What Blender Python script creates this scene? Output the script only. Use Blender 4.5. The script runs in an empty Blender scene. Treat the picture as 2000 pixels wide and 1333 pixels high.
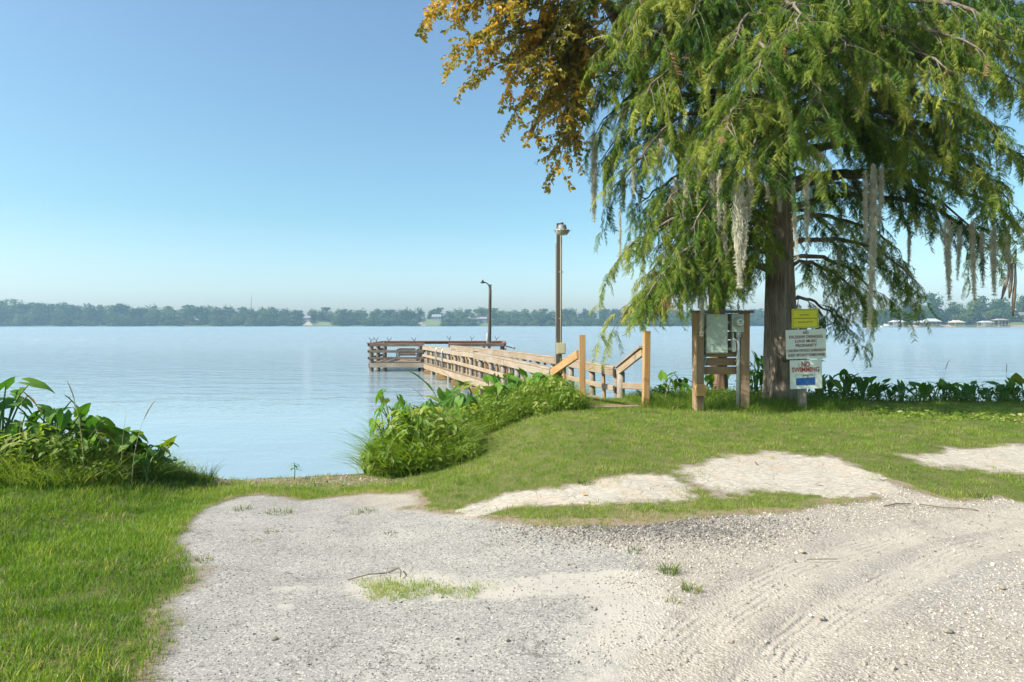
import bpy, bmesh, math, random
import numpy as np
from mathutils import Vector, Matrix, Euler, noise as mnoise
R = math.radians
random.seed(7)
RNG = np.random.default_rng(7)
SC = bpy.context.scene
COL = SC.collection

# ------------------------------------------------------------------ camera, sky, sun, exposure
EYE = 1.80                                   # metres above the lake
cam_d = bpy.data.cameras.new('camera'); cam = bpy.data.objects.new('camera', cam_d); COL.objects.link(cam)
cam.location = (0, 0, EYE); cam.rotation_euler = (R(90), 0, 0)
cam_d.sensor_width = 36; cam_d.lens = 24; cam_d.shift_y = -0.01625
cam_d.clip_start = 0.1; cam_d.clip_end = 6000
SC.camera = cam
SUN_EL, SUN_AZ = R(41), R(-113)               # azimuth from +Y towards +X
sun_dir = Vector((math.sin(SUN_AZ)*math.cos(SUN_EL), math.cos(SUN_AZ)*math.cos(SUN_EL), math.sin(SUN_EL)))
W = bpy.data.worlds.new('World'); SC.world = W; W.use_nodes = True
nt = W.node_tree
sky = nt.nodes.new('ShaderNodeTexSky'); sky.sky_type = 'NISHITA'; sky.sun_disc = False
sky.sun_elevation = SUN_EL; sky.sun_rotation = SUN_AZ
sky.air_density = 0.9; sky.dust_density = 1.8; sky.ozone_density = 3.0; sky.altitude = 0
tint = nt.nodes.new('ShaderNodeMix'); tint.data_type = 'RGBA'; tint.blend_type = 'MULTIPLY'; tint.inputs[0].default_value = 1.0
geo = nt.nodes.new('ShaderNodeTexCoord'); sep = nt.nodes.new('ShaderNodeSeparateXYZ'); nt.links.new(geo.outputs['Generated'], sep.inputs[0])
rmp_ = nt.nodes.new('ShaderNodeValToRGB'); nt.links.new(sep.outputs[2], rmp_.inputs[0])      # pale haze low down, deeper cyan blue higher up
for e_, (p_, c_) in zip([rmp_.color_ramp.elements[0], rmp_.color_ramp.elements[1], rmp_.color_ramp.elements.new(.15)], ((0.0, (.95, .92, .88, 1)), (.46, (.19, .655, .585, 1)), (.15, (.66, .83, .745, 1)))):
    e_.position = p_; e_.color = c_
nt.links.new(rmp_.outputs[0], tint.inputs[7])
nt.links.new(sky.outputs[0], tint.inputs[6]); nt.links.new(tint.outputs[2], nt.nodes['Background'].inputs[0])
nt.nodes['Background'].inputs[1].default_value = 0.145
sl = bpy.data.lights.new('sun', 'SUN'); sl.energy = 5.0; sl.angle = R(0.5); sl.color = (1.0, 0.95, 0.87)
so = bpy.data.objects.new('sun', sl); COL.objects.link(so); so.location = (-30, 0, 40)
so.rotation_euler = sun_dir.to_track_quat('Z', 'Y').to_euler()
vs = SC.view_settings
vs.view_transform = 'Standard'; vs.look = 'None'; vs.exposure = 0.85; vs.gamma = 1; vs.use_curve_mapping = False
SC.cycles.max_bounces = 7; SC.cycles.diffuse_bounces = 3; SC.cycles.glossy_bounces = 3
SC.cycles.transmission_bounces = 4; SC.cycles.transparent_max_bounces = 8; SC.cycles.volume_bounces = 1
SC.cycles.caustics_reflective = False; SC.cycles.caustics_refractive = False

# ------------------------------------------------------------------ helpers: objects
def tag(o, label=None, cat=None, group=None, kind=None):
    if label: o['label'] = label
    if cat: o['category'] = cat
    if group: o['group'] = group
    if kind: o['kind'] = kind
    return o
def empty(name, loc, label, cat, group=None):
    o = bpy.data.objects.new(name, None); COL.objects.link(o); o.location = loc
    o.empty_display_size = 0.2
    return tag(o, label, cat, group)
def world_of(o):
    m = Matrix.LocRotScale(o.location, o.rotation_euler, o.scale)
    return world_of(o.parent) @ o.matrix_parent_inverse @ m if o.parent else m
def put(o, parent):
    if parent is not None:
        o.parent = parent; o.matrix_parent_inverse = world_of(parent).inverted()
    return o
def mesh_np(name, v, f, mat=None, smooth=False):
    me = bpy.data.meshes.new(name)
    me.from_pydata([tuple(p) for p in v], [], [tuple(q) for q in f])
    if mat: me.materials.append(mat)
    if smooth: me.polygons.foreach_set('use_smooth', [True]*len(me.polygons))
    me.update()
    return me
def obj(name, me, parent=None, loc=(0, 0, 0), rot=None):
    o = bpy.data.objects.new(name, me); COL.objects.link(o); o.location = loc
    if rot is not None: o.rotation_euler = rot
    return put(o, parent)
def fast_mesh(name, v, quads, mat=None, smooth=False):
    v = np.asarray(v, np.float32); quads = np.asarray(quads, np.int32)
    n = quads.shape[1]
    me = bpy.data.meshes.new(name)
    me.vertices.add(len(v)); me.vertices.foreach_set('co', v.ravel())
    me.loops.add(quads.size); me.loops.foreach_set('vertex_index', quads.ravel())
    me.polygons.add(len(quads))
    me.polygons.foreach_set('loop_start', np.arange(0, quads.size, n, dtype=np.int32))
    me.polygons.foreach_set('use_smooth', np.full(len(quads), smooth))
    me.update(calc_edges=True)
    if mat: me.materials.append(mat)
    return me
class MB:
    """collects boxes, tubes and lathes into one mesh"""
    def __init__(s): s.v = []; s.f = []
    def box(s, c, size, rot=None, ch=0.0):
        hx, hy, hz = size[0]/2, size[1]/2, size[2]/2
        m = rot.to_3x3() if rot is not None else Matrix.Identity(3)
        b = len(s.v)
        for x in (-hx, hx):
            for y in (-hy, hy):
                for z in (-hz, hz):
                    s.v.append(Vector(c) + m @ Vector((x, y, z)))
        for q in ((0,1,3,2),(4,6,7,5),(0,4,5,1),(2,3,7,6),(0,2,6,4),(1,5,7,3)): s.f.append([b+i for i in q])
        return s
    def tube(s, pts, rad, n=8, cap=True):
        pts = [Vector(p) for p in pts]
        rad = rad if hasattr(rad, '__len__') else [rad]*len(pts)
        b0 = len(s.v); prev = None
        for i, p in enumerate(pts):
            t = (pts[min(i+1, len(pts)-1)] - pts[max(i-1, 0)]).normalized()
            if prev is None:
                a = Vector((0, 0, 1)) if abs(t.z) < 0.9 else Vector((1, 0, 0))
                u = t.cross(a).normalized()
            else:
                u = (prev - t*prev.dot(t)).normalized()
            prev = u; w = t.cross(u)
            for k in range(n):
                a = 2*math.pi*k/n
                s.v.append(p + (u*math.cos(a) + w*math.sin(a))*rad[i])
        for i in range(len(pts)-1):
            for k in range(n):
                a = b0+i*n+k; c = b0+i*n+(k+1) % n
                s.f.append([a, c, c+n, a+n])
        if cap:
            s.f.append([b0+k for k in range(n)][::-1]); s.f.append([b0+(len(pts)-1)*n+k for k in range(n)])
        return s
    def lathe(s, c, prof, n=20, axis=None):
        """prof: (radius, height) along +Z of the rotation axis"""
        m = axis.to_3x3() if axis is not None else Matrix.Identity(3)
        b0 = len(s.v)
        for r, h in prof:
            for k in range(n):
                a = 2*math.pi*k/n
                s.v.append(Vector(c) + m @ Vector((r*math.cos(a), r*math.sin(a), h)))
        for i in range(len(prof)-1):
            for k in range(n):
                a = b0+i*n+k; q = b0+i*n+(k+1) % n
                s.f.append([a, q, q+n, a+n])
        s.f.append([b0+k for k in range(n)][::-1]); s.f.append([b0+(len(prof)-1)*n+k for k in range(n)])
        return s
    def build(s, name, mat, parent=None, smooth=False, origin=None):
        o0 = Vector(origin) if origin is not None else Vector((0, 0, 0))
        me = mesh_np(name, [p-o0 for p in s.v], s.f, mat, smooth)
        return obj(name, me, parent, o0)
def beam(name, p0, p1, w, h, mat, parent, up=(0, 0, 1), ch=0.006, ends=0.0):
    """sawn timber from p0 to p1, w across, h along 'up', chamfered long edges, slightly out of true"""
    p0, p1 = Vector(p0), Vector(p1); L = (p1-p0).length
    x = (p1-p0).normalized(); z = Vector(up); z = (z - x*z.dot(x)).normalized(); y = z.cross(x)
    c = min(ch, w*.25, h*.25); a, b = w/2, h/2
    ring = [(-a+c, -b), (a-c, -b), (a, -b+c), (a, b-c), (a-c, b), (-a+c, b), (-a, b-c), (-a, -b+c)]
    v = []; xs = (-L/2, -L/6, L/6, L/2)
    bow = (0, random.uniform(-1, 1)*.0015*L, random.uniform(-1, 1)*.0015*L, 0)
    for i, xx in enumerate(xs):
        for (q, r) in ring: v.append((xx, q+bow[i], r+bow[i]*.5))
    f = [[i*8+k, i*8+(k+1) % 8, i*8+8+(k+1) % 8, i*8+8+k] for i in range(3) for k in range(8)]
    f.append([7, 6, 5, 4, 3, 2, 1, 0]); f.append([24+k for k in range(8)])
    me = mesh_np(name, v, f, mat)
    m = Matrix((x, y, z)).transposed().to_4x4()
    o = bpy.data.objects.new(name, me); COL.objects.link(o)
    o.location = (p0+p1)/2; o.rotation_euler = m.to_euler()
    return put(o, parent)
def pole_round(name, p0, p1, r, mat, parent, n=10):
    p0, p1 = Vector(p0), Vector(p1)
    mb = MB(); m = 5
    mb.tube([Vector((0, 0, (p1-p0).length*i/m)) + Vector((random.uniform(-.004, .004), random.uniform(-.004, .004), 0)) for i in range(m+1)],
            [r*random.uniform(.95, 1.05) for _ in range(m+1)], n)
    me = mesh_np(name, mb.v, mb.f, mat)
    for p in me.polygons: p.use_smooth = len(p.vertices) == 4
    o = obj(name, me, None, p0, (p1-p0).to_track_quat('Z', 'Y').to_euler())
    return put(o, parent)
def at(px, py, d):
    """a point d metres ahead of the camera, used once to read positions off the reference"""
    return Vector(((px-1000)/1333*d, d, EYE+(634-py)/1333*d))

# ------------------------------------------------------------------ helpers: fields
def ss(a, b, x):
    t = np.clip((np.asarray(x, float)-a)/(b-a), 0, 1); return t*t*(3-2*t)
def _hash(ix, iy, seed):
    h = (ix.astype(np.int64)*374761393 + iy.astype(np.int64)*668265263 + seed*982451653) & 0xffffffff
    h = ((h ^ (h >> 13))*1274126177) & 0xffffffff
    return ((h ^ (h >> 16)) & 0xffffff)/float(0xffffff)
def vnoise(x, y, scale=1.0, seed=0, octv=3):
    x = np.asarray(x, float)*scale; y = np.asarray(y, float)*scale
    out = 0; amp = 1; tot = 0
    for o in range(octv):
        ix, iy = np.floor(x), np.floor(y); fx, fy = x-ix, y-iy
        fx = fx*fx*(3-2*fx); fy = fy*fy*(3-2*fy)
        a = _hash(ix, iy, seed+o); b = _hash(ix+1, iy, seed+o); c = _hash(ix, iy+1, seed+o); d = _hash(ix+1, iy+1, seed+o)
        out = out + amp*((a*(1-fx)+b*fx)*(1-fy)+(c*(1-fx)+d*fx)*fy); tot += amp
        amp *= .5; x = x*2.03+17.1; y = y*2.03+5.7
    return out/tot*2-1
def line_dist(pts, x, y):
    d = np.full(np.shape(x), 1e9); side = np.zeros(np.shape(x)); along = np.zeros(np.shape(x)); acc = 0
    for (x0, y0), (x1, y1) in zip(pts[:-1], pts[1:]):
        vx, vy = x1-x0, y1-y0; L = math.hypot(vx, vy)
        t = np.clip(((x-x0)*vx+(y-y0)*vy)/(L*L), 0, 1)
        e = np.hypot(x-x0-t*vx, y-y0-t*vy); n = e < d
        side = np.where(n, np.sign(vx*(y-y0)-vy*(x-x0)), side); along = np.where(n, acc+t*L, along)
        d = np.where(n, e, d); acc += L
    return d, side, along
def poly_sd(poly, x, y):
    """signed distance to a polygon, positive inside"""
    p = list(poly)+[poly[0]]
    d, _, _ = line_dist(p, x, y)
    ins = np.zeros(np.shape(x), bool)
    for (x0, y0), (x1, y1) in zip(p[:-1], p[1:]):
        c = (y0 > y) != (y1 > y)
        with np.errstate(divide='ignore', invalid='ignore'):
            xi = (x1-x0)*(y-y0)/((y1-y0) if y1 != y0 else 1e-9)+x0
        ins ^= c & (x < xi)
    return np.where(ins, d, -d)

SHORE = [(-60,6.6),(-20,6.8),(-8,7.0),(-5,7.25),(-4,7.45),(-3.4,7.8),(-2.6,8.0),(-1.75,8.25),(-1.65,9.0),(-1.45,10.2),(-0.9,11.6),(0,12.2),(2,12.4),(5,12.2),(7,11.8),(12,11.6),(60,11.5)]
SHx = np.array([p[0] for p in SHORE]); SHy = np.array([p[1] for p in SHORE])
def shore_s(x, y):
    d, _, _ = line_dist(SHORE, x, y)
    return np.where(y < np.interp(x, SHx, SHy), d, -d)
def height(x, y):
    x = np.asarray(x, float); y = np.asarray(y, float)
    zr = 0.40*(1-np.clip((y-3.0)/5.3, 0, 1)); zR = 0.42+0.14*ss(5, 9, y); zL = 0.39
    wR = ss(-1.5, 0.9, x); wL = 1-ss(-4.3, -3.0, x)
    zt = zr*(1-wR-wL)+zR*wR+zL*wL
    s = shore_s(x, y)+0.10*vnoise(x, y, 1.6, 3, 2)
    zb = 0.005+0.75*s; k = 0.12
    h = np.clip(0.5+0.5*(zb-zt)/k, 0, 1)
    z = zb*(1-h)+zt*h-k*h*(1-h)
    return np.where(s > 0, np.maximum(z, 0.004), np.maximum(-1.2, 0.004+0.22*s))
def hsurf(x, y):
    h = height(x, y); hd = f_hard(x, y)
    return h+np.where(hd > 0, .012*vnoise(x, y, 2.2, 61, 3)*ss(0, .3, hd), .015*vnoise(x, y, 1.5, 62, 2)*(h > .03))
def hz(x, y): return float(hsurf(np.array([x]), np.array([y]))[0])

HARD = [(-1.25,0.3),(-1.41,2.67),(-1.61,3.16),(-1.85,3.52),(-1.80,4.01),(-2.2,4.47),(-2.5,5.12),(-2.74,5.9),(-2.72,6.25),(-2.64,6.65),(-2.45,6.79),(-1.98,6.43),(-1.78,6.59),(-1.45,6.88),(-0.91,6.58),(-0.76,5.93),(-0.93,5.86),(-0.37,5.42),(-0.15,5.13),(0.29,4.79),(0.92,4.9),(1.58,5.03),(2.11,5.03),(2.4,5.35),(2.9,5.5),(3.28,6.15),(3.33,5.6),(3.5,5.36),(3.9,5.46),(3.98,5.24),(4.3,5.15),(5.5,5.0),(9,4.6),(14,4.2),(14,0.3)]
SLABS = [[(1.39,6.28),(1.75,6.66),(2.28,6.9),(2.83,6.99),(3.16,6.8),(3.28,6.42),(3.27,6.1),(3.11,5.65),(2.85,5.43),(2.31,5.49),(1.82,5.38),(1.46,5.63),(1.51,5.85)],
         [(-0.38,5.6),(0.0,5.73),(0.44,5.86),(1.06,6.14),(1.38,6.0),(1.5,5.72),(1.46,5.56),(1.33,5.38),(0.79,5.24),(0.24,5.37),(-0.2,5.34)],
         [(3.91,6.9),(4.8,7.26),(5.49,7.31),(6.6,7.3),(6.6,6.1),(4.96,6.02),(4.6,6.14),(4.24,6.28),(3.94,6.56)]]
STRIP = [(-0.25,5.2),(0.24,5.32),(0.79,5.24),(1.33,5.38),(2.02,5.42),(2.9,5.42),(2.3,5.14),(1.56,4.94),(0.89,4.73),(0.29,4.72)]
POT = [(-0.86,3.93),(-0.68,3.80),(-0.25,3.64),(-0.1,3.62),(-0.3,3.52),(-0.53,3.48),(-0.8,3.55)]
GRAVEL_EDGE = [(-0.25,5.1),(0.25,4.62),(0.72,4.1),(0.62,3.5),(0.45,2.9),(0.3,2.2),(0.2,0.2)]
TRACK_A = [(0.1,2.0),(0.50,2.64),(0.98,3.25),(1.62,3.87),(2.33,4.32),(3.77,5.0),(6,5.3)]
TRACK_B = [(0.55,2.0),(0.95,2.63),(1.41,3.14),(1.93,3.57),(2.57,4.04),(3.4,4.5),(6,4.9)]
CLUMP_R = [(-1.66,8.15),(-1.2,7.9),(-0.65,7.95),(-0.6,8.6),(-0.5,9.3),(0.3,9.75),(1.0,9.95),(0.92,12.3),(0,12.3),(-0.9,11.7),(-1.42,10.2),(-1.58,8.9)]
CLUMP_L = [(-12,5.6),(-5.2,5.75),(-4.7,5.45),(-4.2,5.8),(-3.95,6.1),(-3.7,6.6),(-3.55,7.1),(-3.65,7.7),(-4,7.5),(-5,7.3),(-12,7.0)]
def f_hard(x, y): return poly_sd(HARD, x, y)+0.07*vnoise(x, y, 5, 11, 3)
def f_slab(x, y, i): return poly_sd(SLABS[i], x, y)+0.24*vnoise(x, y, 3.0, 21+i, 4)+.07*vnoise(x, y, 15, 121+i, 3)
def f_strip(x, y): return poly_sd(STRIP, x, y)+0.10*vnoise(x, y, 6, 31, 3)
def f_pot(x, y): return poly_sd(POT, x, y)+0.09*vnoise(x, y, 9, 41, 3)

# ------------------------------------------------------------------ materials
def new_mat(name):
    m = bpy.data.materials.new(name); m.use_nodes = True
    n = m.node_tree; n.nodes.clear()
    return m, NT(n)
class NT:
    def __init__(s, n): s.n = n
    def node(s, t, **k):
        nd = s.n.nodes.new(t)
        for a, v in k.items():
            if a == 'ins':
                for i, x in v.items(): s.set(nd, i, x)
            else: setattr(nd, a, v)
        return nd
    def set(s, nd, i, x):
        if isinstance(x, bpy.types.NodeSocket): s.n.links.new(x, nd.inputs[i])
        else: nd.inputs[i].default_value = x
    def noise(s, vec, scale, detail=4, rough=.55, dim='3D'):
        return s.node('ShaderNodeTexNoise', noise_dimensions=dim, ins={'Vector': vec, 'Scale': scale, 'Detail': detail, 'Roughness': rough}).outputs[0]
    def ramp(s, f, *stops):
        nd = s.node('ShaderNodeValToRGB', ins={0: f}); e = nd.color_ramp.elements
        while len(e) < len(stops): e.new(.5)
        for q, (p, c) in zip(e, stops):
            q.position = p; q.color = (*c, 1) if hasattr(c, '__len__') else (c, c, c, 1)
        return nd.outputs[0]
    def mix(s, f, a, b, mode='MIX'):
        nd = s.node('ShaderNodeMix', data_type='RGBA', blend_type=mode)
        for i, x in ((0, f), (6, a), (7, b)):
            if isinstance(x, tuple) and len(x) == 3: x = (*x, 1)
            s.set(nd, i, x)
        return nd.outputs[2]
    def math(s, op, a, b=0.0, c=0.0):
        nd = s.node('ShaderNodeMath', operation=op, ins={0: a, 1: b, 2: c}); return nd.outputs[0]
    def mr(s, v, a, b, c=0.0, d=1.0):
        return s.node('ShaderNodeMapRange', ins={0: v, 1: a, 2: b, 3: c, 4: d}).outputs[0]
    def attr(s, name, kind='GEOMETRY', out=2):
        return s.node('ShaderNodeAttribute', attribute_name=name, attribute_type=kind).outputs[out]
    def scaled(s, vec, sc):
        return s.node('ShaderNodeMapping', ins={0: vec, 3: sc}).outputs[0]
    def bump(s, h, strength, dist, nrm=None):
        nd = s.node('ShaderNodeBump', ins={'Strength': strength, 'Distance': dist, 'Height': h})
        if nrm is not None: s.set(nd, 'Normal', nrm)
        return nd.outputs[0]
    def bsdf(s, **k):
        nd = s.node('ShaderNodeBsdfPrincipled')
        for a, v in k.items():
            a = {'spec': 'Specular IOR Level'}.get(a, a.replace('_', ' ').title() if a != 'ior' else 'IOR')
            if a == 'Base Color' and isinstance(v, tuple) and len(v) == 3: v = (*v, 1)
            s.set(nd, a, v)
        return nd.outputs[0]
    def out(s, sh): s.n.links.new(sh, s.node('ShaderNodeOutputMaterial').inputs[0])
    def objco(s): return s.node('ShaderNodeTexCoord').outputs['Object']
    def pos(s): return s.node('ShaderNodeNewGeometry').outputs['Position']
    def rnd(s): return s.node('ShaderNodeObjectInfo').outputs['Random']

def plain(name, c, rough=.6, metal=0.0, var=.12, bump=0.0, bscale=60, spec=.4):
    m, n = new_mat(name)
    co = n.objco(); f = n.noise(co, 14, 5); g = n.noise(co, bscale, 3)
    col = n.mix(f, tuple(x*(1-var) for x in c), tuple(min(1, x*(1+var)) for x in c))
    k = dict(base_color=col, roughness=n.mr(f, .3, .7, rough*.85, min(1, rough*1.15)), metallic=metal, spec=spec)
    if bump: k['normal'] = n.bump(g, bump, .004)
    n.out(n.bsdf(**k)); return m

def wood(name, a, b, dark, grey=(.30,.27,.23), weather=.3, rough=.75):
    m, n = new_mat(name)
    co = n.objco(); rn = n.rnd()
    off = n.node('ShaderNodeVectorMath', operation='ADD', ins={0: co, 1: n.node('ShaderNodeCombineXYZ', ins={0: n.math('MULTIPLY', rn, 37.), 1: n.math('MULTIPLY', rn, 11.), 2: rn}).outputs[0]}).outputs[0]
    v = n.scaled(off, (1.2, 26, 26)); g = n.noise(v, 1.6, 6, .6)
    v2 = n.scaled(off, (3, 110, 110)); fine = n.noise(v2, 1.0, 3)
    col = n.mix(n.ramp(g, (.35, 0.), (.68, 1.)), a, b)
    col = n.mix(n.mr(rn, 0, 1, 0, .35), col, dark)
    big = n.noise(off, 2.2, 4, .6)
    col = n.mix(n.math('MULTIPLY', n.ramp(big, (.42, 0.), (.62, 1.)), weather), col, grey)
    kn = n.node('ShaderNodeTexVoronoi', ins={'Vector': n.scaled(off, (3.2, 14, 14)), 'Scale': 1.0}).outputs[0]
    col = n.mix(n.mr(kn, .10, .18, .7, 0), col, dark)
    chk = n.ramp(n.noise(n.scaled(off, (.9, 60, 60)), 1.3, 3), (.30, 1.), (.36, 0.))
    col = n.mix(n.math('MULTIPLY', chk, .75), col, tuple(x*.35 for x in dark))
    h = n.math('ADD', n.math('MULTIPLY', fine, .5), n.math('SUBTRACT', g, chk))
    n.out(n.bsdf(base_color=col, roughness=rough, spec=.25, normal=n.bump(h, .45, .004))); return m
M_NEWWOOD = wood('new_timber', (.33,.185,.068), (.43,.265,.11), (.21,.105,.035), weather=.12)
M_OLDWOOD = wood('weathered_timber', (.26,.185,.11), (.365,.275,.17), (.16,.105,.055), (.31,.275,.22), weather=.5)
M_RAIL = wood('rail_timber', (.24,.18,.115), (.345,.27,.18), (.15,.10,.06), (.32,.285,.235), weather=.6)
M_POSTGREY = wood('grey_post_timber', (.20,.165,.125), (.31,.26,.20), (.11,.085,.06), (.34,.31,.26), weather=.5)
M_DARKWOOD = wood('dark_dock_timber', (.085,.062,.046), (.15,.115,.085), (.045,.03,.022), (.22,.19,.155), weather=.35)
M_PANELWOOD = wood('panel_timber', (.22,.135,.07), (.34,.225,.125), (.12,.07,.035), (.36,.30,.22), weather=.25)
M_REDRAIL = wood('faded_red_timber', (.20,.085,.06), (.27,.14,.10), (.09,.05,.035), (.24,.19,.16), weather=.5)
M_GALV = plain('galvanised_metal', (.42,.44,.43), .45, .85, .15)
M_CONDUIT = plain('grey_conduit', (.36,.39,.36), .5, 0, .10)
M_BOX = plain('green_grey_enamel', (.36,.43,.36), .42, 0, .10, .05)
M_BLACK = plain('black_metal', (.02,.02,.021), .5, .2, .2)
M_LAMPGLASS = plain('lamp_refractor', (.36,.345,.26), .3, 0, .12)
M_DARKPOST = plain('creosote_post', (.062,.055,.042), .75, 0, .3, .3)
M_TANBOX = plain('tan_enamel', (.42,.38,.24), .5, 0, .12)

def leaf_mat(name, stops, src='inst', trans=.35, rough=.5, spec=.3, tmul=(1.25, 1.25, .5)):
    m, n = new_mat(name)
    t = n.attr('tone', 'INSTANCER') if src == 'inst' else (n.rnd() if src == 'rnd' else n.attr('tone'))
    col = n.ramp(t, *stops)
    v = n.noise(n.objco(), 30, 2)
    col = n.mix(n.mr(v, .3, .7, .0, .35), col, (.10, .14, .02), 'MIX') if False else col
    p = n.bsdf(base_color=col, roughness=rough, spec=spec)
    tc = n.mix(1.0, col, (*tmul,), 'MULTIPLY')
    tr = n.node('ShaderNodeBsdfTranslucent', ins={0: tc}).outputs[0]
    n.out(n.node('ShaderNodeMixShader', ins={0: trans, 1: p, 2: tr}).outputs[0]); return m
M_GRASS = leaf_mat('grass_blades', [(0, (.060,.140,.012)), (.45, (.165,.272,.028)), (.78, (.30,.365,.075)), (.9, (.40,.40,.15)), (1, (.48,.41,.20))], trans=.5)
M_WEED = leaf_mat('bank_weeds', [(0, (.060,.135,.011)), (.5, (.145,.245,.024)), (.85, (.27,.34,.06)), (1, (.42,.41,.17))], trans=.5, spec=.4)
M_TARO = leaf_mat('taro_leaf', [(0, (.042,.130,.014)), (.55, (.080,.205,.020)), (.9, (.15,.27,.03)), (1, (.22,.22,.03))], src='rnd', trans=.40, rough=.55, spec=.22)
M_TARO_Y = leaf_mat('yellowing_leaf', [(0, (.34,.26,.03)), (1, (.42,.22,.04))], src='rnd', trans=.4)
M_STEM = plain('green_stem', (.10,.17,.04), .5, 0, .3)
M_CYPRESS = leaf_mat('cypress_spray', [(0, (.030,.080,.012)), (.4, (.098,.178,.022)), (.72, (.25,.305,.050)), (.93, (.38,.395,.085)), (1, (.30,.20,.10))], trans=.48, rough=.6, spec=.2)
M_ORANGE = leaf_mat('turning_leaves', [(0, (.15,.16,.022)), (.4, (.31,.26,.036)), (.75, (.48,.33,.040)), (1, (.56,.31,.03))], trans=.48, rough=.45, spec=.35, tmul=(1.2,1.0,.5))
M_FARTREE = leaf_mat('far_tree_leaves', [(0, (.022,.050,.013)), (.5, (.040,.078,.018)), (1, (.085,.125,.028))], src='rnd', trans=.2, rough=.8, spec=.1)
M_FARSTUFF = leaf_mat('far_wood_leaves', [(0, (.022,.050,.013)), (.5, (.040,.078,.018)), (1, (.085,.125,.028))], src='inst', trans=.2, rough=.8, spec=.1)
M_DRY = plain('dry_straw', (.42,.34,.19), .8, 0, .3)
M_TWIG = plain('dead_twig', (.13,.10,.07), .85, 0, .3)
def moss_mat():
    m, n = new_mat('spanish_moss')
    f = n.noise(n.objco(), 9, 4); col = n.ramp(f, (.3, (.46,.45,.33)), (.7, (.70,.67,.53)))
    col = n.mix(n.mr(n.rnd(), 0, 1, 0, .3), col, (.26, .22, .14))
    p = n.bsdf(base_color=col, roughness=.9, spec=.1); t = n.node('ShaderNodeBsdfTranslucent', ins={0: col}).outputs[0]
    n.out(n.node('ShaderNodeMixShader', ins={0: .3, 1: p, 2: t}).outputs[0]); return m
M_MOSS = moss_mat()
def bark_mat(name, a, b, c):
    m, n = new_mat(name)
    co = n.objco(); v = n.scaled(co, (1, 1, .10))
    g = n.noise(v, 22, 6, .65); h = n.noise(v, 60, 4); big = n.noise(co, 2.2, 3)
    col = n.mix(n.ramp(g, (.33, 0.), (.66, 1.)), a, b)
    col = n.mix(n.ramp(big, (.5, 0.), (.72, .6)), col, c)
    n.out(n.bsdf(base_color=col, roughness=.9, spec=.15, normal=n.bump(n.math('ADD', g, n.math('MULTIPLY', h, .4)), .9, .03))); return m
M_BARK = bark_mat('cypress_bark', (.085,.062,.044), (.29,.235,.175), (.32,.305,.25))
M_BARK2 = bark_mat('reddish_bark', (.09,.05,.032), (.26,.17,.11), (.25,.22,.17))
M_LIMB = bark_mat('limb_bark', (.09,.07,.05), (.22,.18,.14), (.34,.32,.27))

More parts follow.
